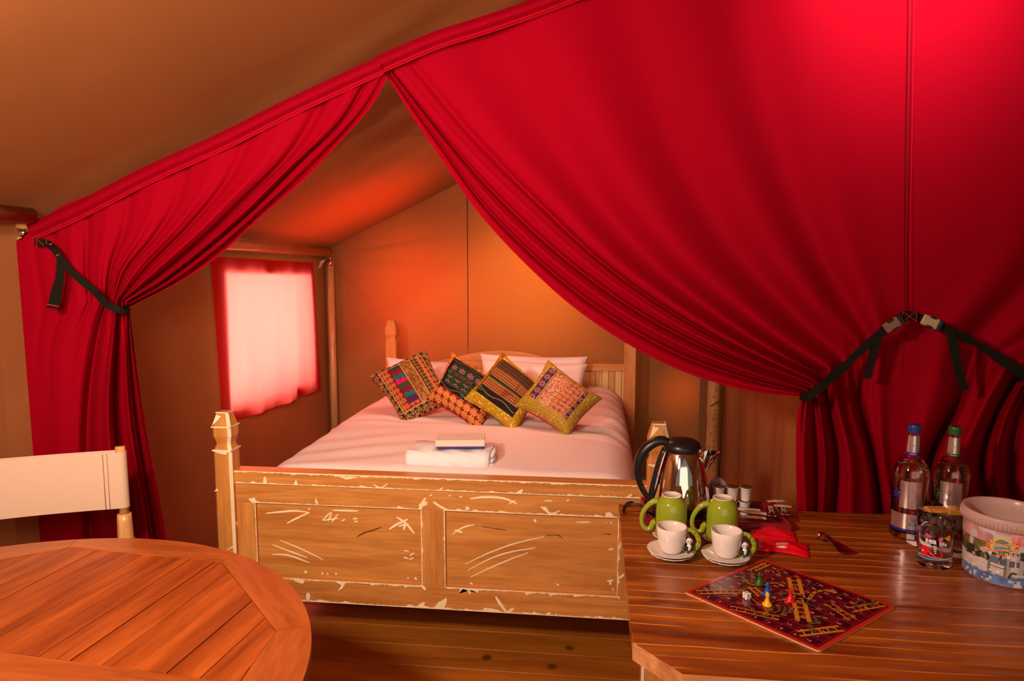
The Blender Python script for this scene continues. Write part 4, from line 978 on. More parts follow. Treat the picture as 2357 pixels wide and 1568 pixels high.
# ================================================================ DIRECTOR'S CHAIR
pa = U(276, 1028, 'Y', 2.0); pb = U(280, 1165, 'Y', 2.0)
lf = U(0, 1065, 'Z', pa[2] - .02)
dv = np.array([lf[0] - pa[0], lf[1] - pa[1], 0]); dv /= np.linalg.norm(dv); wd = .54
q1 = np.array([pa[0], 2.0, 0]); q2 = q1 + dv * wd; nv_ = np.array([-dv[1], dv[0], 0]); nv_ = nv_ if nv_[1] < 0 else -nv_   # towards the table
ch = thing('directors_chair', (q1 + q2) / 2, 'folding wooden directors chair with a cream canvas back behind the round table', 'chair')
M_ASH = wood('ash_wood', (.72, .38, .14), (.52, .24, .08), axis='Z', rough=.35, coat=.3)
M_CRM = mat('cream_canvas', (.60, .40, .29), .85, spec=.1, bump=.2, bscale=700)
zt_ = pa[2]; ztp = zt_ - .012; zbt = U(280, 1168, 'Y', 2.0)[2]
for q in (q1, q2):
    MB().tube([(q[0], q[1], zbt - .05), (q[0], q[1], zt_)], .0145, M_ASH, 16).build('back_post', ch)
    p = q + np.array([0, 0, 0]); s_ = nv_ * .02
    MB().tube([p + [0, 0, .60], p + [0, 0, zbt - .10], p + [0, 0, zbt - .045], p + [0, 0, zbt - .02]], [.028, .024, .0225, .021], M_ASH, 8).build('post_socket', ch)
    e = q + nv_ * .40
    mid = (q + e) / 2
    MB().tube([q - nv_ * .05 + [0, 0, .615], e + [0, 0, .615]], .022, M_ASH, 8, flat_=.6).build('armrest', ch)
    MB().tube([q + nv_ * .02 + [0, 0, .10], q + nv_ * .02 + [0, 0, .60]], .015, M_ASH, 8).build('upright', ch)
    MB().tube([e - nv_ * .05 + [0, 0, .02], e - nv_ * .05 + [0, 0, .60]], .015, M_ASH, 8).build('upright', ch)
    MB().tube([q - nv_ * .03 + [0, 0, .02], e + [0, 0, .02]], .018, M_ASH, 8).build('runner', ch)
for s_ in (.05, .33):
    for a, b in ((q1, q2), (q2, q1)):
        MB().tube([a + nv_ * s_ + [0, 0, .04], b + nv_ * s_ + [0, 0, .43]], .013, M_ASH, 8).build('cross_leg', ch)
G = np.zeros((2, 20, 3))
for j in range(20):
    f = j / 19; p = q1 + (q2 - q1) * f + np.array([0, 0, .44 - .02 * math.sin(math.pi * f)]); G[0, j] = p; G[1, j] = p + nv_ * .38
MB().grid(G, M_CRM).build('seat', ch, fix=False)
# back sling with sleeves round the posts
nb_, rr = 40, .018; F1, F2 = [], []
prof = [q1 - dv * rr * 0 + nv_ * rr * math.cos(a) + (-dv) * rr * math.sin(a) for a in np.linspace(0, math.pi, 9)]
front = [q2 + (q1 - q2) * f + nv_ * (rr * 1.0 - .02 * math.sin(math.pi * f) * 1.0) for f in np.linspace(0, 1, 22)]
back = [q2 + (q1 - q2) * f - nv_ * (rr + .012 * math.sin(math.pi * f)) for f in np.linspace(1, 0, 22)]
prof2 = [q2 + dv * rr * math.sin(a) - nv_ * rr * math.cos(a) for a in np.linspace(0, math.pi, 9)]
loop = front + prof[1:-1] + back + prof2[1:-1]
G = np.zeros((7, len(loop), 3))
for i in range(7):
    for j, p in enumerate(loop): G[i, j] = (p[0], p[1], zbt + .003 + (ztp - .006 - zbt) * i / 6)
MB().grid(G, M_CRM, closed=True).build('backrest', ch, fix=False)
mb = MB()
for off in (.036, .048): p = q1 + dv * off + nv_ * (rr - .0015); mb.tube([p + [0, 0, zbt + .004], p + [0, 0, ztp - .005]], .0008, flat('tan_thread', (.45, .26, .16)), 5)
mb.build('stitching', ch)

# ================================================================ DINING TABLE (right)
dt = thing('dining_table', (.9, 1.7, 0), 'large varnished pine table with rough grain in the right foreground', 'table')
tx0, ty0, ty1, tx1 = .090, 1.268, 2.195, 2.35; zt = .75
yjs = [ty0, 1.42, 1.575, 1.73, 1.885, 2.04, ty1]
for k, (a, b) in enumerate(zip(yjs[:-1], yjs[1:])):
    pl = [(tx0, a + .0004), (tx1, a + .0004), (tx1, b - .0004), (tx0, b - .0004)]
    if k == 0: pl = [(tx0 + .088, a), (tx1, a), (tx1, b - .0004), (tx0 + .002, b - .0004), (tx0, 1.368)]
    MB().prism(pl, zt - .038, zt + random.uniform(-.0004, .0002), M_TABLE, M_TABLE_E if k == 0 else M_TABLE).build('board', dt)
for x, yy in ((tx0 + .11, ty0 + .15), (tx1 - .12, ty0 + .12), (tx0 + .11, ty1 - .12), (tx1 - .12, ty1 - .12)):
    mb = MB().box((x - .038, yy - .038, 0), (x + .038, yy + .038, zt - .039), M_PINEZ, .004)
    mb.box((x - .0385, yy - .0385, .2), (x - .030, yy - .030, zt - .05), M_CHIP); mb.build('leg', dt)
MB().box((tx0 + .13, ty0 + .15, zt - .12), (tx1 - .13, ty0 + .17, zt - .039), M_PINEX).build('apron', dt)
MB().box((tx0 + .13, ty1 - .13, zt - .12), (tx1 - .13, ty1 - .11, zt - .039), M_PINEX).build('apron', dt)

# ---- tray
tr = thing('serving_tray', (.36, 2.085, zt), 'dark red lacquered tray under the kettle and coffee sachets', 'tray')
a0, a1 = U(1484, 1215, 'Z', zt)[0], U(1818, 1222, 'Z', zt)[0]; b0, b1 = 2.0, 2.192
mb = MB().box((a0, b0, zt), (a1, b1, zt + .008), M_TRAYR, .003); mb.build('tray_floor', tr)
for lo, hi in (((a0, b0, zt), (a1, b0 + .012, zt + .028)), ((a0, b1 - .012, zt), (a1, b1, zt + .028)), ((a0, b0 + .012, zt), (a0 + .012, b1 - .012, zt + .028)), ((a1 - .012, b0 + .012, zt), (a1, b1 - .012, zt + .028))):
    MB().box(lo, hi, M_TRAYR, .003).build('rim', tr)
zr = zt + .008
# ---- kettle
kc = U(1572, 1168, 'Y', 2.085); kc = np.array([kc[0] - .006, 2.098, zr])
kt = thing('electric_kettle', kc, 'polished steel electric kettle with a black handle and lid on the red tray', 'kettle')
MB().lathe([(0, 0), (.080, 0), (.084, .004), (.084, .016), (.078, .020), (0, .020)], kc, M_BLACK, 48).build('power_base', kt)
MB().lathe([(.080, .021), (.084, .024), (.086, .032), (.083, .036)], kc, M_BLACK, 48).build('skirt', kt)
bodyp = [(.083, .034), (.0865, .045), (.0865, .058), (.083, .085), (.078, .115), (.070, .15), (.061, .18), (.054, .198), (.051, .205)]
MB().lathe(bodyp, kc, M_STEEL, 64).build('body', kt)
lidp = [(.052, .200), (.056, .206), (.056, .216), (.052, .226), (.040, .234), (.020, .238), (0, .239)]
MB().lathe(lidp, kc, M_BLACK, 40).build('lid', kt)
mb = MB().box(kc + [.008, -.016, .228], kc + [.040, .016, .236], M_BLACK, .003, np.array([[.97, 0, .24], [0, 1, 0], [-.24, 0, .97]]), kc + [.02, 0, .23]); mb.build('lid_catch', kt)
hp = [(-.030, 0, .216), (-.060, 0, .230), (-.092, 0, .218), (-.120, 0, .186), (-.131, 0, .145), (-.127, 0, .105), (-.112, 0, .070), (-.094, 0, .045), (-.082, 0, .034)]
hq = resample([kc + np.array(p) for p in hp], 30)
MB().tube(hq, [.016 + .004 * math.sin(math.pi * min(1, k / 20)) - .008 * (k / 29) ** 2 for k in range(30)], M_BLACK, 14, flat_=.8).build('handle', kt)
iq = resample([kc + np.array(p) for p in [(-.050, 0, .205), (-.064, 0, .17), (-.076, 0, .12), (-.086, 0, .07), (-.089, 0, .036)]], 12)
MB().tube(iq, .010, M_BLACK, 10).build('handle_strip', kt)
MB().box(kc + [-.078, -.006, .226], kc + [-.062, .006, .236], flat('grey_switch', (.04, .04, .045), .3), .002).build('switch', kt)
sp_ = MB(); n = 20; ring_r = [(.030, (.040, 0, .155)), (.026, (.050, 0, .175)), (.024, (.066, 0, .192)), (.019, (.080, 0, .204))]
G = np.zeros((4, n, 3))
for i, (r, c) in enumerate([(.010, (.075, 0, .128)), (.020, (.073, 0, .150)), (.030, (.072, 0, .172)), (.038, (.076, 0, .194))]):
    for j in range(n):
        a = 2 * math.pi * j / n; v_ = math.cos(a)
        G[i, j] = kc + np.array([c[0] + .6 * r * v_ + (.010 if v_ > .6 else 0) * i / 3 * 1.2 - (3 - i) * .004, .75 * r * math.sin(a), c[2] + (.006 * v_ if i == 3 else 0)])
sp_.grid(G, M_STEEL, closed=True); sp_.build('spout', kt, fix=False)
cp = resample([list(p) for p in [kc + [-.075, -.01, .012], kc + [-.095, -.035, .035], U(1478, 1165, 'Z', .80), U(1468, 1152, 'Z', .81), U(1460, 1158, 'Z', .79), U(1459, 1164, 'Z', .755), U(1470, 1158, 'Z', .755)]], 40)
cpath = [(kc[0] - .086, 2.06, zr + .010), (kc[0] - .110, 2.05, .785), (kc[0] - .128, 2.06, .800), (tx0 + .012, 2.07, .785), (tx0 + .012, 2.10, .757), (tx0 + .02, 2.17, .755), (tx0 + .04, 2.200, .757), (tx0 + .06, 2.212, .735), (tx0 + .13, 2.216, .68), (tx0 + .5, 2.22, .3), (tx0 + .7, 2.22, .004)]
pc = thing('power_cord', cpath[0], 'black kettle cord looping off the rear left corner of the pine table', 'cord')
MB().tube(resample(cpath, 50), .0035, M_BLACK, 8).build('flex', pc)

# ---- green mugs, upside-down on saucers
SAU = [(0, .004), (.026, .004), (.030, .0), (.034, .0), (.036, .004), (.052, .009), (.062, .013), (.063, .0145), (.060, .0145), (.050, .011), (.032, .0065), (0, .0065)]
def saucer(c, label, wob=None, g='white saucers', sc=1):
    t = thing('saucer', c, label, 'saucer', g); MB().lathe([(r * sc, z) for r, z in SAU], c, M_CHINA, 64, wob=wob).build('dish', t); return t
scal = lambda a, z: .018 * math.cos(16 * a) if z > .009 else 0
mugpos = [U(1544, 1236, 'Z', zt + .006), U(1661, 1243, 'Z', zt + .006)]
def mug(c, label):
    t = thing('mug', c, label, 'mug', 'green mugs'); r = .044
    outer = [(r, 0), (r, .004), (r * .985, .03), (r * .97, .07), (r * .92, .092), (r * .80, .104), (r * .66, .110), (r * .62, .116)]
    MB().lathe(outer + [(r * .56, .116), (r * .55, .112)], c, M_GREEN, 56).build('body', t)
    MB().lathe([(r * .50, .1125), (0, .1125)] , c, M_CHINA, 40).build('base_disc', t)
    MB().lathe([(r * .635, .1155), (r * .625, .1175), (r * .55, .1175), (r * .54, .112), (r*.2,.1122)], c, M_CHINA, 40).build('foot_ring', t, label='unglazed pale foot ring')
    hp_ = [(-.036, 0, .098), (-.052, 0, .094), (-.072, 0, .074), (-.082, 0, .048), (-.078, 0, .024), (-.066, 0, .014), (-.055, 0, .020), (-.050, 0, .033), (-.043, 0, .038)]
    P = resample([c + np.array(p) for p in hp_], 34); MB().tube(P, [.009 - .0025 * math.sin(math.pi * k / 33) for k in range(34)], M_GREEN, 12).build('handle', t)
    mb = MB(); put_text(mb, 'HOTEL', lambda a, b: c + np.array([a, b, .1128]), 0, .004, .009, flat('stamp_print', (.12, .06, .05))); put_text(mb, 'ware', lambda a, b: c + np.array([a, b, .1128]), .002, -.006, .008, flat('stamp_print', (.12, .06, .05))); mb.build('maker_stamp', t)
    return t
for c, nm in zip(mugpos, ('left', 'right')):
    cc = np.array([c[0], c[1], zt]); saucer(cc, 'white saucer under the upturned green mug ' + ('nearer the kettle handle' if nm == 'left' else 'nearer the creamer pots'), scal, 'scalloped saucers under the mugs', .82)
m1 = mug(mugpos[0] + [0, 0, .006], 'upturned glossy green mug in front of the kettle, left of the other')
m2_ = copy_tree(m1, tuple(mugpos[1] + [0, 0, .006]), 'upturned glossy green mug beside the creamer pots, right of the other')
# ---- small white cups with a green handle
cpos = [U(1545, 1265, 'Z', zt + .02), U(1671, 1275, 'Z', zt + .02)]
def cup(c, label):
    t = thing('espresso_cup', c, label, 'cup', 'white cups with bamboo handles'); R = .0395; h = .068
    o_ = [(0, .002), (.022, .002), (.024, 0), (.026, .003), (.031, .012), (.036, .028), (.0385, .048), (R, h), (R - .001, h + .001), (R - .003, h), (.036, .048), (.033, .026), (.026, .010), (0, .007)]
    MB().lathe(o_, c, M_CHINA, 60).build('bowl', t)
    hp_ = [(.036, -.004, .062), (.050, -.004, .060), (.064, -.004, .047), (.070, -.004, .030), (.064, -.004, .013), (.050, -.004, .006), (.034, -.004, .006), (.026, -.004, .010)]
    P = resample([c + np.array(p) for p in hp_], 34); MB().tube(P, [.0062 + .0012 * (k % 6 == 0) - .002 * (k > 29) for k in range(34)], M_GREEN, 12).build('handle', t, label='green bamboo-shaped handle')
    lv = MB(); M_LF = flat('dark_green_line', (.05, .09, .01), .3); M_YL = flat('yellow_green_line', (.55, .50, .06), .3)
    for k in range(2, 30, 1):
        p = P[k]; a = k * 1.3; q = P[min(33, k + 2)]; lv.tube([p + np.array([.003 * math.cos(a), -.0058, .003 * math.sin(a)]), q + np.array([.003 * math.cos(a + .8), -.0058, .003 * math.sin(a + .8)])], .0009, M_LF if k % 2 else M_YL, 5)
    lv.build('leaf_relief', t, kind='stuff')
    return t
def panda(c, label):
    t = thing('panda_figure', c, label, 'figurine', 'china panda figures')
    Wm, Bm = flat('panda_white', (.86, .80, .74), .12), flat('panda_black', (.012, .009, .008), .12)
    def ball(mb, p, r, m, s=(1, 1, 1), n=14):
        G = np.zeros((n, 2 * n, 3))
        for i in range(n):
            for j in range(2 * n):
                a, b = math.pi * i / (n - 1), math.pi * j / n; G[i, j] = c + np.array(p) + r * np.array([s[0] * math.sin(a) * math.cos(b), s[1] * math.sin(a) * math.sin(b), s[2] * math.cos(a)])
        mb.grid(G, m, closed=True)
    mb = MB(); ball(mb, (0, 0, .011), .0095, Wm, (.95, .85, 1.1)); mb.build('body', t, fix=False)
    mb = MB(); ball(mb, (0, -.001, .0275), .0088, Wm, (1.05, .9, .95)); ball(mb, (0, -.008, .0255), .0035, Wm); hd = mb.build('head', t, fix=False)
    mb = MB()
    for s in (-1, 1): ball(mb, (s * .0068, .0005, .0345), .0030, Bm, n=8); ball(mb, (s * .0035, -.0080, .0285), .0021, Bm, (.8, .6, 1.2), 8)
    ball(mb, (0, -.0112, .0260), .0011, Bm, n=6); mb.build('face_patch', hd, label='black ears, eye patches and nose')
    for s in (-1, 1):
        mb = MB(); mb.tube([c + np.array(p) for p in [(s * .007, -.001, .019), (s * .0095, -.006, .014), (s * .005, -.0105, .012)]], [.0036, .0033, .003], Bm, 10); mb.build('arm', t, label='black arm')
        mb = MB(); mb.tube([c + np.array(p) for p in [(s * .005, -.003, .0045), (s * .0085, -.010, .0040), (s * .0085, -.0145, .0055)]], [.0045, .0042, .0036], Bm, 10); ball(mb, (s * .0085, -.0150, .0056), .0038, Bm, n=8); mb.build('leg', t, label='black leg')
    mb = MB()
    for s in (-1, 1): ball(mb, (s * .0085, -.0178, .0058), .0016, Wm, n=6)
    mb.build('foot_pad', t); return t
for i, c in enumerate(cpos):
    cc = np.array([c[0], c[1], zt]); nm = ('left', 'right')[i]
    saucer(cc, ('lower scalloped saucer of the %s white cup stack' % ('front left' if i == 0 else 'front right')), scal, 'stacked saucers under the cups', .92)
    saucer(cc + [0, 0, .0085], ('plain upper saucer directly under the %s white cup' % ('front left' if i == 0 else 'front right')), None, 'stacked saucers under the cups')
c1 = cup(np.array([cpos[0][0], cpos[0][1], zt + .016]), 'small white cup with a green handle in front of the left green mug')
copy_tree(c1, (cpos[1][0], cpos[1][1], zt + .016), 'small white cup with a green handle, beside the red packets')
p1_ = panda(np.array([cpos[0][0] + .044, cpos[0][1] - .010, zt + .0225]), 'seated panda figure at the handle of the left white cup')
copy_tree(p1_, (cpos[1][0] + .044, cpos[1][1] - .010, zt + .0225), 'seated panda figure at the handle of the right white cup')

# ---- creamer pots
M_POT = mat('white_plastic', (.82, .72, .64), .3); M_FOIL = flat('brown_foil_lid', (.16, .05, .03), .25, metal=.4)
def creamer(c, label):
    t = thing('creamer_pot', c, label, 'creamer', 'creamer pots on the tray')
    MB().lathe([(0, 0), (.0125, 0), (.0135, .002), (.0162, .0395), (.0190, .041), (.0192, .042)], c, M_POT, 28, wob=lambda a, z: .06 * math.cos(4 * a) if z > .0405 else 0).build('cup_body', t)
    MB().lathe([(.0190, .0422), (.0185, .0429), (0, .0432)], c, M_FOIL, 28, wob=lambda a, z: .06 * math.cos(4 * a)).build('lid', t)
    MB().add([c + np.array(p) for p in [(-.003, -.0150, .0434), (.012, -.0135, .0434), (.014, -.0178, .0437), (0, -.0195, .0437)]], [(0, 1, 2, 3)], flat('lid_green', (.10, .22, .04), .3)).build('green_band', t)
    return t
zc = zr; pots = []
xs = [U(p, 1150, 'Y', 2.12)[0] for p in (1653, 1684, 1715)]
for i, x in enumerate(xs):
    lab = ['creamer pot on top of the stack nearest the kettle', 'creamer pot on top of the middle stack', 'creamer pot on top of the stack farthest from the kettle'][i]
    lab2 = ['creamer pot at the bottom of the stack nearest the kettle', 'creamer pot at the bottom of the middle stack', 'creamer pot at the bottom of the stack farthest from the kettle'][i]
    if i == 0: p = creamer(np.array([x, 2.12, zc]), lab2)
    else: copy_tree(p, (x, 2.12 + .002 * i, zc), lab2)
    copy_tree(p, (x + .002, 2.12 + .002 * i, zc + .0437), lab)
# grey plug behind the pots
gp = U(1652, 1100, 'Y', 2.16); gz = U(1652, 1098, 'Y', 2.165)[2]
t = thing('plastic_adapter', (gp[0], 2.158, zr), 'rounded grey plastic adapter standing behind the creamer pots', 'adapter')
mb = MB(); pr = [(-.026, 0), (.026, 0)] + [(.026 * math.cos(a), gz - zr - .026 + .026 * math.sin(a)) for a in np.linspace(0, math.pi, 12)]
vs = [(gp[0] + x, 2.152, zr + z) for x, z in pr] + [(gp[0] + x, 2.166, zr + z) for x, z in pr]; n = len(pr)
mb.add(vs, [tuple(range(n)), tuple(range(n, 2 * n))[::-1]] + [(i, (i + 1) % n, n + (i + 1) % n, n + i) for i in range(n)], flat('grey_plastic', (.26, .17, .15), .4)); mb.build('casing', t)
MB().tube([(gp[0] - .004, 2.15, zr + .012), (gp[0] - .004, 2.149, zr + .012)], .006, M_BLACK, 10).build('socket', t)

# ---- sachets
def sachet(c, L, Wd, rot, mbase, label, deco, tilt=0, g='drink sachets on the tray'):
    c = np.array(c, float); t = thing('sachet', c, label, 'sachet', g); ca, sa = math.cos(rot), math.sin(rot)
    fn = lambda a, b, h=0: c + np.array([a * ca - b * sa, a * sa + b * ca, h + tilt * (a + L / 2)])
    G = np.zeros((9, 5, 3)); G2_ = np.zeros((9, 5, 3))
    hf = lambda u, v: .0035 * (math.sin(math.pi * u) * math.sin(math.pi * v)) ** .5
    for i in range(9):
        for j in range(5):
            u, v = i / 8, j / 4; G[i, j] = fn((u - .5) * L, (v - .5) * Wd, .002 + hf(u, v)); G2_[i, j] = fn((u - .5) * L, (v - .5) * Wd, .001 - .0 * hf(u, v))
    MB().grid(G, mbase).grid(G2_, mbase, flip=True).build('packet', t, fix=False)
    d = MB(); f2 = lambda a, b: fn(a, b, .0024 + hf(min(1, max(0, a / L + .5)), min(1, max(0, b / Wd + .5)))); deco(d, f2); d.build('print', t); return t
M_CF = flat('dark_sachet', (.02, .008, .008), .25); M_WP = flat('paper_white', (.80, .66, .60), .6); M_RD = flat('print_red', (.62, .03, .015), .4); M_BR = flat('print_brown', (.16, .05, .015), .4)
def deco_coffee(d, f):
    put_text(d, 'NESCAFE', f, -.022, 0, .020, M_WP, sx=.85, bold=.02)
    d.poly([(.014 + .011 * math.cos(a), .010 * math.sin(a)) for a in np.linspace(0, 2 * math.pi, 16)[:-1]], lambda a, b: f(a, b) + np.array([0, 0, .0003]), M_RD)
    d.poly([(.016 + .007 * math.cos(a), .001 + .006 * math.sin(a)) for a in np.linspace(0, 2 * math.pi, 14)[:-1]], lambda a, b: f(a, b) + np.array([0, 0, .0006]), flat('print_black', (.01, .006, .005), .3))
    d.poly([(.030, -.012), (.036, -.012), (.036, .012), (.030, .012)], lambda a, b: f(a, b) + np.array([0, 0, .0004]), M_WP)
def deco_red(d, f):
    put_text(d, 'NESCAFE', f, -.022, 0, .020, M_WP, sx=.85, bold=.02)
    d.poly([(.012, -.010), (.030, -.011), (.028, .002), (.014, .010)], lambda a, b: f(a, b) + np.array([0, 0, .0003]), M_RD); d.poly([(.031, -.011), (.035, -.011), (.035, .011), (.031, .011)], lambda a, b: f(a, b) + np.array([0, 0, .0004]), M_WP)
def deco_none(d, f): d.stroke([(-.02, .004), (.0, .004), (.02, .003)], .002, f, M_BR); d.stroke([(-.02, -.004), (.01, -.004)], .002, f, M_BR)
def deco_blue(d, f): d.poly([(-.03, -.01), (-.01, -.012), (-.015, .012), (-.03, .01)], f, flat('print_blue', (.04, .07, .25), .4)); deco_none(d, f)
def deco_win(d, f):
    for a in (-.02, .0, .02): d.poly([(a - .008, -.008), (a + .006, -.009), (a + .006, .006), (a - .008, .006)], f, M_BR)
zs_ = zr + .02
q = U(1775, 1178, 'Z', .785); sachet((q[0], q[1], .781), .085, .026, math.radians(-100), M_CF, 'dark coffee sachet with white lettering and a cup picture, left of its twin', deco_coffee)
q = U(1795, 1178, 'Z', .785); sachet((q[0] + .012, q[1] + .004, .783), .085, .026, math.radians(-98), M_CF, 'dark coffee sachet with a red picture at the tray corner', deco_red)
q = U(1720, 1172, 'Z', .785); sachet((q[0], q[1], .782), .075, .024, math.radians(-8), M_WP, 'white paper sachet lying in front of the creamer pots', deco_none)
q = U(1735, 1181, 'Z', .785); sachet((q[0], q[1] - .004, .786), .070, .022, math.radians(-12), M_WP, 'second white paper sachet, on top and nearer the tray edge', deco_blue)
q = U(1735, 1192, 'Z', .782); sachet((q[0], q[1] + .004, .780), .070, .018, math.radians(-6), M_WP, 'white sachet printed with brown windows at the tray front', deco_win)
q = U(1780, 1160, 'Z', .785); sachet((q[0] + .01, q[1] + .01, .789), .055, .018, math.radians(12), flat('tan_paper', (.55, .36, .22), .5), 'tan paper sachet sticking out at the rear tray corner', deco_none)
q = U(1790, 1168, 'Z', .785); sachet((q[0] + .015, q[1], .788), .050, .018, math.radians(-5), flat('tan_paper', (.55, .36, .22), .5), 'tan paper sachet overhanging the right tray rim', deco_none)

# ---- red packets
M_RP = mat('red_gloss_film', (.75, .004, .018), .22, coat=.6, spec=.6, bump=.55, bscale=26)
def packet(px, py, z, L, Wd, rot, label, barcode):
    c = U(px, py, 'Z', z); t = thing('biscuit_packet', c, label, 'packet', 'red snack packets'); ca, sa = math.cos(rot), math.sin(rot); n1, n2 = 40, 24
    def hfun(u, v): return .015 * (max(0, math.sin(math.pi * u)) * max(0, math.sin(math.pi * v))) ** .45 * (1 + .18 * math.sin(9 * u + 5 * v)) + .0015 * math.sin(17 * v + 3 * u)
    def fn(a, b, side=1, lift=0):
        u, v = a / L + .5, b / Wd + .5; w = 1 + .10 * math.cos(2 * math.pi * u)
        return c + np.array([a * ca - b * w * sa, a * sa + b * w * ca, (.002 + hfun(u, v) if side > 0 else .0005) + lift])
    A = np.zeros((n1, n2, 3)); B = np.zeros((n1, n2, 3))
    for i in range(n1):
        for j in range(n2):
            a, b = (i / (n1 - 1) - .5) * L, (j / (n2 - 1) - .5) * Wd; A[i, j] = fn(a, b); B[i, j] = fn(a, b, -1)
    MB().grid(A, M_RP).grid(B, M_RP, flip=True).build('wrapper', t, fix=False)
    mb = MB(); f = lambda a, b: fn(a, b, 1, .0006)
    for e in (-1, 1):
        for k in range(5): mb.stroke([(e * (L / 2 - .002 - k * .002), -Wd / 2 * .98), (e * (L / 2 - .002 - k * .002), Wd / 2 * .98)], .0008, f, M_STITCH)
    mb.build('crimped_end', t)
    if barcode:
        mb = MB(); mb.poly([(-.016, -.030), (.008, -.030), (.008, -.021), (-.016, -.021)], f, M_WP)
        x = -.015
        while x < .006: w = random.choice((.0006, .0010, .0014)); mb.poly([(x, -.0295), (x + w, -.0295), (x + w, -.0215), (x, -.0215)], lambda a, b: fn(a, b, 1, .0010), flat('print_black', (.01, .006, .005), .3)); x += w + .0009
        mb.build('barcode', t)
        mb = MB()
        for k, s in enumerate(('Best', 'Before')): put_text(mb, s, f, -.014, .006 - k * .008, .009, flat('print_black', (.01, .006, .005), .3))
        for k in range(4): mb.stroke([(-.018, -.008 - k * .0028), (.012, -.008 - k * .0028)], .0007, f, M_WP)
        mb.build('lettering', t)
packet(1778, 1232, zt, .125, .088, math.radians(-10), 'glossy red packet lying behind the other red packet against the tray', False)
packet(1802, 1262, zt, .130, .088, math.radians(-14), 'glossy red packet with a barcode, in front of the other red packet', True)

# ---- teaspoons
def spoon(c, rot, z, label, pitch):
    t = thing('teaspoon', (c[0], c[1], z), label, 'teaspoon', 'nested teaspoons'); ca, sa = math.cos(rot), math.sin(rot); c0 = np.array([c[0], c[1], z])
    T = lambda a, b, h: c0 + np.array([a * ca - b * sa, a * sa + b * ca, h])
    G = np.zeros((12, 24, 3))
    for i in range(12):
        for j in range(24):
            r = i / 11; a = 2 * math.pi * j / 24; G[i, j] = T(.024 * r * math.cos(a), .0175 * r * math.sin(a) * (1 - .12 * math.cos(a)), .0115 * (1 - r * r) + .001)
    M_SP = flat('dark_steel', (.55, .42, .38), .14, metal=1)
    MB().grid(G, M_SP, closed=True).build('bowl', t, fix=False)
    P = [T(.022, 0, .003), T(.032, 0, .009), T(.06, 0, .009), T(.090, 0, .005), T(.112, 0, .0025)]
    P = resample(P, 16); vs = []
    for k, p in enumerate(P):
        w = .0035 + .0055 * (k / 15) ** 1.5; s_ = np.array([-sa, ca, 0]) * w; vs += [p - s_, p + s_, p + s_ - [0, 0, .0014], p - s_ - [0, 0, .0014]]
    fs = [(i * 4 + j, i * 4 + (j + 1) % 4, (i + 1) * 4 + (j + 1) % 4, (i + 1) * 4 + j) for i in range(15) for j in range(4)] + [(0, 1, 2, 3), (60, 61, 62, 63)]
    MB().add(vs, fs, M_SP).build('handle', t)
sc_ = U(1893, 1238, 'Z', zt + .004)
labs = ['teaspoon at the bottom of the nested four, its handle furthest right', 'second lowest of the nested teaspoons', 'third of the nested teaspoons, just under the top one', 'teaspoon on top of the nested four, its handle furthest left']
for k in range(4): spoon(sc_, math.radians(-60 - k * 7), zt + .0022 * k, labs[k], 0)

# ---- snakes and ladders board
bq = [U(1574, 1362, 'Z', zt + .004), U(1886, 1500, 'Z', zt + .004), U(2063, 1397, 'Z', zt + .004), U(1756, 1287, 'Z', zt + .004)]   # left, bottom, right, top
gb = thing('game_board', (sum(bq) / 4) * [1, 1, 0] + [0, 0, zt], 'dark red snakes and ladders board lying on the pine table', 'game board')
def bf(u, v, h=0): p = (1 - u) * (1 - v) * bq[0] + u * (1 - v) * bq[1] + u * v * bq[2] + (1 - u) * v * bq[3]; return np.array([p[0], p[1], zt + .0042 + h])
def rrect(m_, r, n=6):
    out = []
    for cx_, cy_2, a0_ in ((1 - m_ - r, 1 - m_ - r, 0), (m_ + r, 1 - m_ - r, 90), (m_ + r, m_ + r, 180), (1 - m_ - r, m_ + r, 270)):
        for k in range(n + 1): a = math.radians(a0_ + 90 * k / n); out.append((cx_ + r * math.cos(a), cy_2 + r * math.sin(a)))
    return out
M_BO = flat('board_orange_edge', (.60, .035, .012), .16, coat=.6); M_BD = mat('board_dark_red', (.13, .004, .014), .12, coat=.7, var=.5, vscale=30); M_BS = flat('board_side', (.70, .36, .16), .5)
mb = MB(); o_ = rrect(0, .03); mb.add([bf(*p) for p in o_] + [bf(*p) - np.array([0, 0, .0038]) for p in o_], [tuple(range(len(o_)))], M_BO)
n = len(o_); mb.add([bf(*p) for p in o_] + [bf(*p) - np.array([0, 0, .0038]) for p in o_], [(i, (i + 1) % n, n + (i + 1) % n, n + i) for i in range(n)], M_BS); mb.build('base_card', gb)
mb = MB(); mb.add([bf(*p, .0002) for p in rrect(.028, .02)], [tuple(range(n))], M_BD); mb.build('play_field', gb)
mb = MB(); g0, g1 = .04, .96; M_GL = flat('board_grid_line', (.50, .035, .015), .2); M_SQ = flat('board_square', (.055, .002, .014), .14, coat=.6)
for k in range(11):
    q = g0 + (g1 - g0) * k / 10
    mb.stroke([(g0, q), (.5, q), (g1, q)], .0045, lambda a, b: bf(a, b, .0005), M_GL); mb.stroke([(q, g0), (q, .5), (q, g1)], .0035, lambda a, b: bf(a, b, .0005), M_GL)
for i in range(10):
    for j in range(10):
        if (i + j) % 2: a, b = g0 + .092 * i, g0 + .092 * j; mb.poly([(a, b), (a + .092, b), (a + .092, b + .092), (a, b + .092)], lambda x, y: bf(x, y, .0003), M_SQ)
mb.build('square_grid', gb, kind='stuff')
mb = MB(); M_NUM = flat('board_number', (.80, .45, .32), .3)
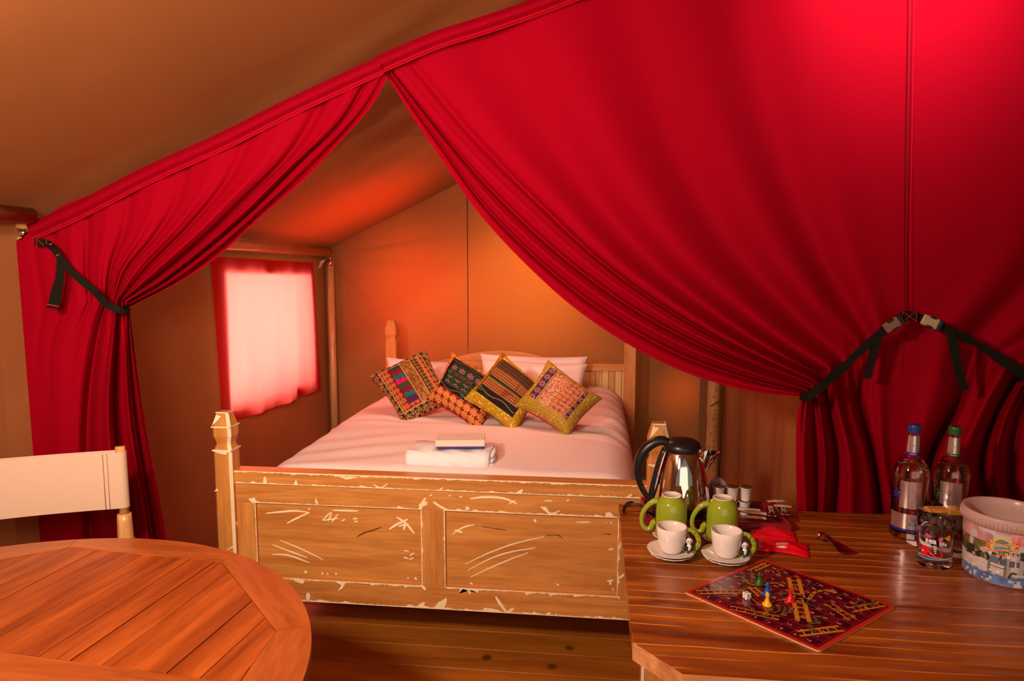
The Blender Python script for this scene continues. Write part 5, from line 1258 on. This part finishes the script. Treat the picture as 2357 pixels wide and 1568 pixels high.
for i in range(10):
    for j in range(10):
        num = j * 10 + (i + 1 if j % 2 == 0 else 10 - i)
        put_text(mb, str(num), lambda a, b: bf(a, b, .0007), g0 + .092 * i + .025, g0 + .092 * j + .03, .034, M_NUM, bold=.01)
mb.build('square_number', gb, kind='stuff')
# ladders and snakes in board coordinates taken from the picture (projective map via the table plane)
Bi = None
def inv(px, py):
    p = U(px, py, 'Z', zt + .004); u = v = .5
    for _ in range(12):
        q = bf(u, v); e = (p - q)[:2]; J = np.array([(bf(u + .01, v) - q)[:2] / .01, (bf(u, v + .01) - q)[:2] / .01]).T; d = np.linalg.solve(J, e); u += d[0]; v += d[1]
    return u, v
A2 = lambda x, y: inv(1640 + x / 5.357, 1270 + y / 5.357)
A1 = lambda x, y: inv(1540 + x / 4.064, 1200 + y / 4.064)
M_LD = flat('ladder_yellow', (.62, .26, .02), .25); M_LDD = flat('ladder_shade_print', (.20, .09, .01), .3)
def ladder(a, b, c, d, fr, rungs=5, w=.016):
    """rail a-b, rail c-d"""
    a, b, c, d = [np.array(fr(*p)) for p in (a, b, c, d)]; mb = MB()
    for p, q in ((a, b), (c, d)):
        L = [p + (q - p) * k / 6 for k in range(7)]
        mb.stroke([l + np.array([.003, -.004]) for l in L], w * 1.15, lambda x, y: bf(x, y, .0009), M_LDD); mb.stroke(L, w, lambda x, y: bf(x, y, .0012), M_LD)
    for k in range(rungs):
        f = (k + .7) / (rungs + .4); p, q = a + (b - a) * f, c + (d - c) * f; mb.stroke([p, (p + q) / 2, q], w * .55, lambda x, y: bf(x, y, .0011), M_LD)
    mb.build('ladder_print', gb)
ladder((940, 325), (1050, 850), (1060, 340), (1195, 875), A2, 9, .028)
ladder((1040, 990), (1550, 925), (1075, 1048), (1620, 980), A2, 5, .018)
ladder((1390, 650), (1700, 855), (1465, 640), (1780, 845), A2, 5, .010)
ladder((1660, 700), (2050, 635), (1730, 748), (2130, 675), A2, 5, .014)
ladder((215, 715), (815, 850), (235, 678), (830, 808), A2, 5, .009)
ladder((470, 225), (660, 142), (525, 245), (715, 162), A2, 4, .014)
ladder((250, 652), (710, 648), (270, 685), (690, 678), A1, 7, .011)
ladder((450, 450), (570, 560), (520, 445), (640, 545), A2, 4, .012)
def snake(L, fr, w, m, m2, head=True):
    P = resample([fr(*p) for p in L], 40); ws = [w * (.25 + .75 * min(1, k / 14)) * (1.5 if head and k > 35 else 1) for k in range(40)]; mb = MB()
    mb.stroke(P, [x * 1.35 for x in ws], lambda x, y: bf(x, y, .0014), m2); mb.stroke(P, ws, lambda x, y: bf(x, y, .0017), m)
    for k in range(4, 36, 3): mb.stroke([P[k], P[k + 1]], [ws[k] * .5] * 2, lambda x, y: bf(x, y, .0020), m2)
    mb.build('snake_print', gb)
M_S1, M_S2, M_S3, M_SD = flat('snake_gold', (.55, .24, .03), .25), flat('snake_grey', (.10, .09, .08), .25), flat('snake_olive', (.16, .13, .03), .25), flat('snake_outline', (.02, .012, .01), .3)
snake([(475, 580), (560, 640), (700, 640), (850, 600), (960, 610), (1090, 622), (1190, 590), (1250, 520), (1350, 490), (1430, 490), (1530, 520)], A2, .026, M_S1, M_SD)
snake([(1400, 765), (1390, 730), (1300, 690), (1180, 655), (1120, 580), (1030, 545), (940, 530), (840, 515)], A2, .022, M_S2, M_SD)
snake([(750, 690), (740, 760), (820, 740), (830, 680), (890, 690), (880, 770), (950, 760), (980, 700)], A2, .016, M_S3, M_SD)
snake([(330, 320), (400, 350), (440, 400), (500, 420), (620, 420), (700, 400), (790, 400), (880, 440)], A2, .018, M_S1, M_SD)
snake([(650, 280), (680, 240), (740, 250), (760, 280), (830, 290), (800, 240), (870, 225)], A2, .006, M_NUM, M_SD, False)
snake([(1100, 400), (1160, 440), (1200, 390), (1250, 420), (1300, 390)], A2, .010, M_S2, M_SD)
snake([(1180, 930), (1220, 990), (1260, 1000), (1200, 900), (1330, 890), (1290, 860), (1250, 815), (1340, 810)], A2, .016, M_S3, M_SD)
snake([(1690, 690), (1780, 680), (1770, 640), (1850, 610), (1900, 650), (1960, 660), (1980, 600)], A2, .014, M_S3, M_SD)
snake([(370, 720), (400, 690), (480, 700), (560, 770), (650, 800), (700, 790)], A2, .010, M_S3, M_SD)

# ---- pawns + die
def pawn(px, py, col_, label, name='pawn'):
    c = U(px, py, 'Z', zt + .0048); t = thing('game_pawn', c, label, 'game piece', 'coloured pawns on the board')
    MB().lathe([(0, 0), (.0108, 0), (.0113, .0015), (.0108, .004), (.0085, .0065), (.0056, .011), (.0040, .017), (.0036, .021), (.0048, .0218), (.0048, .0228), (.0036, .0235)], c, col_, 32).build('body', t)
    MB().lathe([(0, .0228)] + [(.0043 * math.sin(a), .0268 - .0043 * math.cos(a)) for a in np.linspace(.35, math.pi, 10)], c, col_, 24).build('head', t); return t
pawn(1748, 1345, flat('pawn_green', (.02, .12, .02), .25), 'green pawn furthest back on the board')
pawn(1766, 1370, flat('pawn_blue', (.01, .10, .45), .25), 'blue pawn directly behind the yellow pawn')
pawn(1766, 1394, flat('pawn_yellow', (.90, .42, .01), .25), 'yellow pawn nearest the camera')
pawn(1819, 1384, flat('pawn_red', (.70, .005, .01), .25), 'red pawn standing beside the long ladder')
dc = U(1719, 1378, 'Z', zt + .0048); dR = math.radians(28); Rz = np.array([[math.cos(dR), -math.sin(dR), 0], [math.sin(dR), math.cos(dR), 0], [0, 0, 1]])
t = thing('die', dc, 'white die with black pips on the board left of the pawns', 'die'); s_ = .0075
MB().box(dc + [-s_, -s_, 0], dc + [s_, s_, 2 * s_], flat('die_white', (.85, .76, .70), .2), .0016, Rz, dc).build('cube_body', t)
mb = MB(); cc = dc + np.array([0, 0, s_]); MP = flat('pip_black', (.01, .008, .008), .3)
def pips(o_, e1, e2, L):
    o_ = np.array(o_, float)
    for a, b in L:
        p = o_ * (s_ + .0002) + np.array(e1) * a * .0042 + np.array(e2) * b * .0042
        mb.add([cc + Rz @ (p + .0014 * (math.cos(w) * np.array(e1) + math.sin(w) * np.array(e2))) for w in np.linspace(0, 2 * math.pi, 11)[:-1]], [tuple(range(10))], MP)
pips((-0, -1, 0), (1, 0, 0), (0, 0, 1), [(-1, -1), (1, 1), (-1, 1), (1, -1), (0, 0)]); pips((1, 0, 0), (0, 1, 0), (0, 0, 1), [(0, 0), (-1, 1), (1, -1)]); pips((0, 0, 1), (1, 0, 0), (0, 1, 0), [(-1, -1), (1, 1), (-1, 1), (1, -1), (-1, 0), (1, 0)]); pips((-1, 0, 0), (0, 1, 0), (0, 0, 1), [(0, 1), (0, -1)])
mb.build('pip', t)

# ---- bottles
def bottle(base, rim, label, capc, ink, words):
    c = np.array([base[0], base[1], zt]); t = thing('water_bottle', c, label, 'bottle', 'glass water bottles'); R = .0465; h = rim - zt
    s1, s2 = h * .555, h * .73
    out = [(0, .004), (.030, .003), (R - .004, 0), (R, .006), (R, s1), (R * .96, s1 + .018), (R * .80, s1 + .036), (R * .55, s1 + .052), (.0165, s2), (.0145, s2 + .03), (.0135, h - .018), (.0135, h - .004)]
    inn = [(r - .0028 if r > .004 else 0, z + (.006 if k < 3 else 0)) for k, (r, z) in enumerate(out)]
    MB().lathe(out + inn[::-1][:-1] + [(0, .010)], c, M_GLASS, 56).build('glass_body', t)
    wz = s1 + .040
    MB().lathe([(0, .0105), (R - .0030, .0105), (R - .0030, s1), (R * .93 - .002, s1 + .018), (R * .77 - .002, s1 + .034), (0, s1 + .0345)], c, M_WATER, 48).build('water', t)
    mb = MB().lathe([(0, h - .020), (.0162, h - .020), (.0165, h - .018), (.0160, h - .008), (.0165, h - .006), (.0158, h), (.0145, h + .002), (0, h + .002)], c, capc, 36, wob=lambda a, z: .012 * math.cos(36 * a)); mb.build('cap', t)
    def cyl(a, z, r): return c + np.array([r * math.cos(a), r * math.sin(a), z])
    a0_ = math.atan2(-c[1], -c[0]); LAB = flat('silver_label', (.74, .55, .52), .22, metal=.85)
    def patch(a, b, z0, z1, m, r=R + .0006, n=26):
        G = np.zeros((2, n, 3))
        for j in range(n):
            q = a0_ + a + (b - a) * j / (n - 1); G[0, j] = cyl(q, z0, r); G[1, j] = cyl(q, z1, r)
        return G, m
    def clear(G, m): return MB().grid(G, m)
    mb = MB(); G, m_ = patch(-.55, .62, h * .29, h * .53, LAB); mb.grid(G, LAB); mb.build('front_label', t, fix=False)
    mb = MB(); G, _ = patch(-1.2, .9, h * .085, h * .24, LAB); mb.grid(G, LAB); G, _ = patch(-1.2, .9, h * .085, h * .105, ink, R + .001); mb.grid(G, ink)
    G, _ = patch(-1.2, .9, h * .105, h * .235, LAB, R + .0011)
    f = lambda x, z: cyl(a0_ + x / R, z, R + .0013)
    put_text(mb, words[0], f, .012, h * .185, .012, ink); put_text(mb, words[1], f, .010, h * .150, .012, ink); mb.build('lower_label', t, fix=False)
    mb = MB(); wr = lambda z: .0165 + (.0145 - .0165) * (z - s2) / .03 if z < s2 + .03 else .0142
    G = np.zeros((2, 30, 3)); G3 = np.zeros((2, 30, 3))
    for j in range(30):
        q = a0_ - 1.5 + 3.0 * j / 29; G[0, j] = cyl(q, s2 + .012, .0168); G[1, j] = cyl(q, h - .028, .0148); G3[0, j] = cyl(q, s2 + .004, .0172); G3[1, j] = cyl(q, s2 + .012, .0170)
    mb.grid(G, LAB); mb.grid(G3, ink); put_text(mb, 'Natural', lambda x, z: cyl(a0_ + x / .017, z, .0174), .002, s2 + .008, .0055, M_WP); put_text(mb, 'SP', lambda x, z: cyl(a0_ + x / .016, z, .0162), 0, s2 + .030, .009, flat('label_grey', (.3, .22, .2), .4)); mb.build('neck_label', t, fix=False)
    mb = MB()
    for k in range(9):
        a = 2 * math.pi * k / 9; r_ = .012 + .003 * (k % 2)
        mb.stroke([(-.033 + .006 * math.cos(a), h * .41 + .006 * math.sin(a)), (-.033 + r_ * math.cos(a), h * .41 + r_ * math.sin(a) * 1.2)], [.004, .002], f, ink)
    for k in range(5): mb.stroke([(-.050, h * (.33 + .04 * k)), (-.040, h * (.33 + .04 * k) + .002)], .0016, f, ink)
    mb.build('floral_print', t)
M_BLU, M_GRN = flat('cap_blue', (.012, .045, .20), .3), flat('cap_green', (.02, .10, .025), .3)
b1 = U(2088, 1233, 'Z', zt); b2 = U(2180, 1232, 'Z', zt)
bottle(b1, U(2107, 979, 'Y', b1[1])[2], 'glass water bottle with a blue cap and silver labels', M_BLU, flat('ink_blue', (.02, .02, .28), .3), ('SP', 'GLE'))
bottle(b2, U(2193, 983, 'Y', b2[1])[2], 'glass water bottle with a green cap behind the tumblers', M_GRN, flat('ink_green', (.02, .10, .02), .3), ('SP', 'GLE'))

# ---- tumblers on paper doilies
def tumbler(c, R, h, label, deco=False):
    c = np.array(c, float); t = thing('tumbler', c, label, 'glass', 'clear tumblers')
    out = [(0, 0), (R * .90, 0), (R * .94, .003), (R * .95, .020), (R * .97, h * .72), (R * .985, h * .76), (R, h * .78), (R, h - .001), (R - .0008, h), (R - .0022, h - .001), (R - .0022, h * .78), (R * .95 - .002, h * .70), (R * .93 - .002, .022), (R * .80, .014), (0, .012)]
    MB().lathe(out, c, mat('tumbler_glass', (.98, .97, .96), .0, trans=1, ior=1.22), 56).build('glass_body', t)
    if deco:
        a0_ = math.atan2(-c[1], -c[0]); f = lambda x, z: c + np.array([(R * .97 + .0012) * math.cos(a0_ + x / R), (R * .97 + .0012) * math.sin(a0_ + x / R), z])
        M1, M2, M3, M4, M5 = flat('octopus_red', (.75, .01, .03), .3), flat('band_blue', (.10, .32, .52), .3), flat('ink_white', (.85, .75, .72), .4), flat('ink_pink', (.75, .05, .28), .3), flat('ink_orange', (.85, .20, .01), .3)
        mb = MB(); mb.stroke([(x, .027 + .0015 * math.sin(x * 60)) for x in np.linspace(-.045, .045, 24)], .004, f, M2); mb.stroke([(x, .0315) for x in np.linspace(-.045, .045, 24)], .0012, f, M3); mb.build('blue_band', t)
        mb = MB(); mb.poly([(-.022 + .011 * math.cos(a), .049 + .009 * math.sin(a)) for a in np.linspace(0, 2 * math.pi, 18)[:-1]], f, M1)
        for L in ([(-.028, .044), (-.030, .036), (-.022, .032)], [(-.022, .044), (-.016, .036), (-.010, .033)], [(-.014, .046), (-.004, .040), (.002, .033)], [(-.010, .042), (.004, .034), (.014, .034), (.017, .042), (.012, .050)], [(-.020, .042), (-.024, .036), (-.014, .032)]): mb.stroke(resample(L, 12), [.006 - .0003 * k for k in range(12)], f, M1)
        mb.poly([(-.030, .046), (-.024, .044), (-.028, .040)], lambda a, b: f(a, b) * [1, 1, 1] + np.array([0, -.0003, 0]), M3); mb.build('octopus_print', t, label='red octopus print')
        mb = MB(); put_text(mb, 'sea', f, -.010, .074, .020, M3, bold=.03); put_text(mb, 'life', f, .018, .069, .016, M3, bold=.02)
        for k in range(5): mb.stroke([(-.004 + .001 * k, .062 - k * .0045), (.004, .062 - k * .0045)], .0022, f, M3)
        mb.build('lettering', t)
        mb = MB(); mb.poly([(-.026, .085), (-.020, .092), (-.008, .086), (-.012, .080)], f, M4); mb.poly([(.006, .082), (.012, .090), (.018, .080), (.012, .072)], f, M4); mb.poly([(.020, .086), (.034, .094), (.036, .078), (.026, .080)], f, M5); mb.poly([(.012, .088), (.020, .088), (.018, .082)], f, flat('ink_green2', (.03, .22, .06), .3)); mb.build('bright_print', t)
    return t
doil = lambda a, z: .035 * abs(math.cos(14 * a))
for px, py, lab in ((2134, 1249, 'white scalloped doily under the rear left tumbler'), (2191, 1266, 'white scalloped doily under the tumbler beside the bucket')):
    c = U(px, py, 'Z', zt); t = thing('doily', c, lab, 'doily', 'paper doilies'); MB().lathe([(0, 0), (.052, 0), (.052, .0012), (0, .0012)], c, flat('doily_white', (.82, .68, .64), .7), 84, wob=doil).build('paper_disc', t)
tumbler(U(2134, 1247, 'Z', zt + .0014) * [1, 1, 1] + [0, 0, .0], .036, .108, 'clear tumbler at the back left, mostly hidden by the printed one')
tumbler(U(2194, 1263, 'Z', zt + .0014) + [0, 0, .0], .036, .108, 'clear tumbler between the printed one and the bucket')
tumbler(U(2149, 1298, 'Z', zt), .0425, .122, 'clear tumbler printed with a red octopus and white letters', True)
# wrapped biscuit across the two rear glasses
wp = U(2172, 1172, 'Y', 1.93); wp = np.array([wp[0], 1.915, zt + .0014 + .1085])
t = thing('wrapped_biscuit', wp, 'biscuit in a clear and gold wrapper lying across the rear tumblers', 'biscuit')
mb = MB().box(wp + [-.052, -.019, .001], wp + [.052, .019, .013], flat('caramel_biscuit', (.62, .24, .03), .3, bump=.8, bscale=80), .005); mb.build('biscuit', t)
mb = MB().box(wp + [-.004, -.021, 0], wp + [.036, .021, .0145], flat('gold_wrapper', (.62, .30, .02), .25, metal=.3), .003); mb.build('gold_label', t)
mb = MB()
for e in (-1, 1): mb.add([wp + np.array(p) for p in [(e * .052, -.018, .007), (e * .066, -.022, .010), (e * .066, .022, .007), (e * .052, .018, .007)]], [(0, 1, 2, 3)], flat('clear_film', (.8, .5, .3), .1, trans=.6))
mb.build('crimped_end', t)

# ---- plastic bucket with print
bc = U(2309, 1322, 'Z', zt); bc = np.array([bc[0], bc[1], zt]); RB_, RT_, hb = .0865, .096, .150
zrim = U(2300, 1172, 'Y', bc[1])[2] - zt; hb = zrim
bk = thing('plastic_bucket', bc, 'translucent plastic tub printed with a truck and a yellow badge', 'bucket')
M_TUB = mat('milky_plastic', (.86, .62, .56), .25, transl=.45, tcol=(.9, .62, .55))
out = [(0, 0), (RB_ - .003, 0), (RB_, .004), (RT_ - .004, hb - .030), (RT_ + .002, hb - .028), (RT_ + .003, hb - .006), (RT_ + .001, hb), (RT_ - .006, hb), (RT_ - .009, hb - .004), (RT_ - .010, hb - .028), (RB_ - .004, .006), (0, .004)]
MB().lathe(out, bc, M_TUB, 96).build('tub', bk)
mb = MB()
for k in range(72):
    a = 2 * math.pi * k / 72; r = RT_ + .0028; mb.tube([bc + np.array([r * math.cos(a), r * math.sin(a), hb - .027]), bc + np.array([(r + .0006) * math.cos(a), (r + .0006) * math.sin(a), hb - .009])], .0011, M_TUB, 4)
mb.build('rim_ribs', bk, kind='stuff')
a0_ = math.atan2(-bc[1], -bc[0]) - .0
def fb(x, z, l=0):
    r = RB_ + (RT_ - .004 - RB_) * (z / (hb - .03)) + .0009 + l; return bc + np.array([r * math.cos(a0_ + x / .09), r * math.sin(a0_ + x / .09), z])
nx_, nz_ = 300, 140; G = np.zeros((nz_, nx_, 3)); IM = np.zeros((nz_, nx_, 3))
N1, N2, N3 = noise(300, 18), noise(300, 44), noise(300, 8)
X_ = np.linspace(-.14, .14, nx_); Z_ = np.linspace(.004, hb - .032, nz_)
for i in range(nz_):
    for j in range(nx_):
        x, z = X_[j], Z_[i]; G[i, j] = fb(x, z); f = z / hb; n_1, n_2 = N1[i, j], N2[i, j]; n_3 = N3[i, j]
        c = col((.62, .44, .42)) * (.75 + .5 * n_2)
        if f > .55: c = col((.55, .26, .26)) * (.7 + .6 * n_1) if n_3 > .45 else col((.60, .50, .50))
        if f > .60 + .12 * n_1 and x > .01: c = col((.66, .16, .14)) + .2 * n_2
        if x < -.012 and .28 < f < .62 and n_1 > .42: c = col((.16, .13, .03)) * (.5 + n_2)
        if x < -.005 and .30 < f < .5 and n_2 > .5: c = col((.03, .03, .02))
        if x > .03 and .42 < f < .56: c = col((.05, .06, .05)) * (.5 + n_2)
        if f < .32 + .06 * n_1: c = col((.66, .55, .52)) * (.8 + .3 * n_2)
        if f < .15 + .05 * n_2: c = col((.10, .16, .34)) * (.6 + .9 * n_1)
        if f < .12 and n_2 > .62: c = col((.60, .60, .64))
        IM[i, j] = np.clip(c, 0, 1)
for _ in range(2): IM = (IM + np.roll(IM, 1, 0) + np.roll(IM, -1, 0) + np.roll(IM, 1, 1) + np.roll(IM, -1, 1)) / 5
IM[0] = IM[3]; IM[1] = IM[3]; IM[2] = IM[3]; IM[-1] = IM[-3]; IM[-2] = IM[-3]
o = MB().grid(G, mat('printed_film', (1, 1, 1), .35, attr=True)).build('printed_scene', bk, fix=False)
at = o.data.color_attributes.new('paint', 'FLOAT_COLOR', 'POINT'); cc = np.ones((nx_ * nz_, 4), np.float32); cc[:, :3] = IM.reshape(-1, 3); at.data.foreach_set('color', cc.ravel())
f1, f2, f3, f4 = [lambda a, b, l=l: fb(a, b, l) for l in (.0006, .0010, .0014, .0018)]
# badge
bx0, bz0 = -.006, hb * .60; mb = MB(); pts = []; fb0 = fb; fb = lambda a, b, l=0: fb0(bx0 + (a - bx0) * .84, bz0 + (b - bz0) * .95, l); f1, f2, f3, f4 = [lambda a, b, l=l: fb(a, b, l) for l in (.0006, .0010, .0014, .0018)]
for k in range(28): a = math.pi * 2 * k / 28; r = .026 if k % 2 else .033; pts.append((bx0 + r * math.cos(a), bz0 + r * .78 * math.sin(a)))
mb.poly(pts, f1, flat('badge_yellow', (.88, .60, .02), .35))
mb.poly([(bx0 + .019 * math.cos(a), bz0 + .019 * math.sin(a)) for a in np.linspace(0, 2 * math.pi, 25)[:-1]], f2, flat('badge_blue', (.08, .26, .50), .35))
for cx_, cz_, r in ((bx0 - .006, bz0 + .010, .007), (bx0 + .010, bz0 + .004, .006), (bx0 + .002, bz0 - .013, .007)): mb.poly([(cx_ + r * math.cos(a) * 1.3, cz_ + r * .6 * math.sin(a)) for a in np.linspace(0, 2 * math.pi, 10)[:-1]], f3, flat('badge_green', (.14, .30, .03), .35))
mb.stroke([(bx0 + .034 * math.cos(a), bz0 - .001 + .010 * math.sin(a) + .15 * .034 * math.cos(a)) for a in np.linspace(0, 2 * math.pi, 40)], .0035, lambda a, b: fb(a, b, .0016), flat('badge_red', (.72, .03, .01), .35))
def tilt(fn, ang=.16): return lambda a, b: fn(bx0 + (a - bx0), b + (a - bx0) * ang)
mb.poly([(bx0 - .037, bz0 - .003), (bx0 + .037, bz0 - .003), (bx0 + .036, bz0 + .010), (bx0 - .036, bz0 + .010)], tilt(lambda a, b: fb(a, b, .0020)), flat('badge_red', (.72, .03, .01), .35))
mb.poly([(bx0 - .035, bz0 - .013), (bx0 + .033, bz0 - .013), (bx0 + .034, bz0 - .003), (bx0 - .036, bz0 - .003)], tilt(lambda a, b: fb(a, b, .0020)), flat('badge_orange', (.85, .20, .01), .35))
MYT = flat('badge_letter', (.95, .66, .20), .4)
put_text(mb, 'CHESSINGTON', tilt(lambda a, b: fb(a, b, .0026)), bx0, bz0 + .0035, .0128, MYT, sx=.82, bold=.025)
put_text(mb, 'WORLD of ADVENTURES', tilt(lambda a, b: fb(a, b, .0026)), bx0, bz0 - .008, .0078, MYT, sx=.80, bold=.02)
put_text(mb, 'RESORT', lambda a, b: fb(a, b, .0022), bx0, bz0 - .0215, .0065, flat('badge_red', (.72, .03, .01), .35), bold=.02)
mb.build('badge', bk, label='yellow sunburst badge with red lettering')
fb = fb0; f1, f2, f3, f4 = [lambda a, b, l=l: fb(a, b, l) for l in (.0006, .0010, .0014, .0018)]
# truck
mb = MB(); T1, T2, T3, T4, T5 = flat('truck_dark', (.035, .035, .030), .4), flat('truck_grey', (.20, .17, .15), .4), flat('truck_side', (.42, .34, .30), .4), flat('truck_glass', (.10, .12, .14), .3), flat('truck_light', (.80, .74, .70), .3)
tx, tz = -.008, hb * .165
mb.poly([(tx - .026, tz + .012), (tx - .022, tz), (tx + .014, tz - .004), (tx + .014, tz + .046), (tx - .016, tz + .050), (tx - .025, tz + .030)], f2, T2)
mb.poly([(tx + .014, tz - .004), (tx + .022, tz + .006), (tx + .046, tz + .010), (tx + .046, tz + .046), (tx + .014, tz + .046)], f2, T3)
mb.poly([(tx - .023, tz + .030), (tx - .004, tz + .028), (tx - .002, tz + .044), (tx - .016, tz + .047)], f3, T4); mb.poly([(tx - .001, tz + .028), (tx + .011, tz + .027), (tx + .012, tz + .042), (tx, tz + .044)], f3, T4)
mb.poly([(tx + .018, tz + .026), (tx + .028, tz + .027), (tx + .028, tz + .042), (tx + .018, tz + .041)], f3, T4); mb.poly([(tx + .032, tz + .028), (tx + .038, tz + .028), (tx + .038, tz + .041), (tx + .032, tz + .041)], f3, T4)
mb.poly([(tx - .018, tz + .047), (tx + .046, tz + .044), (tx + .046, tz + .052), (tx - .016, tz + .056)], f3, T1)
for k in range(6): mb.stroke([(tx - .012 + .009 * k, tz + .054), (tx - .012 + .009 * k, tz + .064 - (k % 2) * .003)], .0012, f3, T1)
mb.stroke([(tx - .014, tz + .062), (tx + .012, tz + .061), (tx + .040, tz + .060)], .0016, f3, T1); mb.stroke([(tx - .024, tz + .022), (tx - .004, tz + .020), (tx + .013, tz + .019)], .0018, f3, T1)
for (a, b, r) in ((tx - .020, tz + .052, .003), (tx + .016, tz + .050, .0035), (tx - .002, tz + .008, .0035), (tx - .018, tz + .010, .003)): mb.poly([(a + r * math.cos(q), b + r * math.sin(q)) for q in np.linspace(0, 2 * math.pi, 12)[:-1]], f4, T5)
mb.stroke([(tx + .018, tz - .002), (tx + .024, tz + .012), (tx + .034, tz + .012)], .004, f3, T1)
mb.poly([(tx + .048, tz + .010), (tx + .080, tz + .012), (tx + .080, tz + .040), (tx + .048, tz + .044)], f2, T1)
mb.build('truck_print', bk, label='printed grey truck splashing through water')
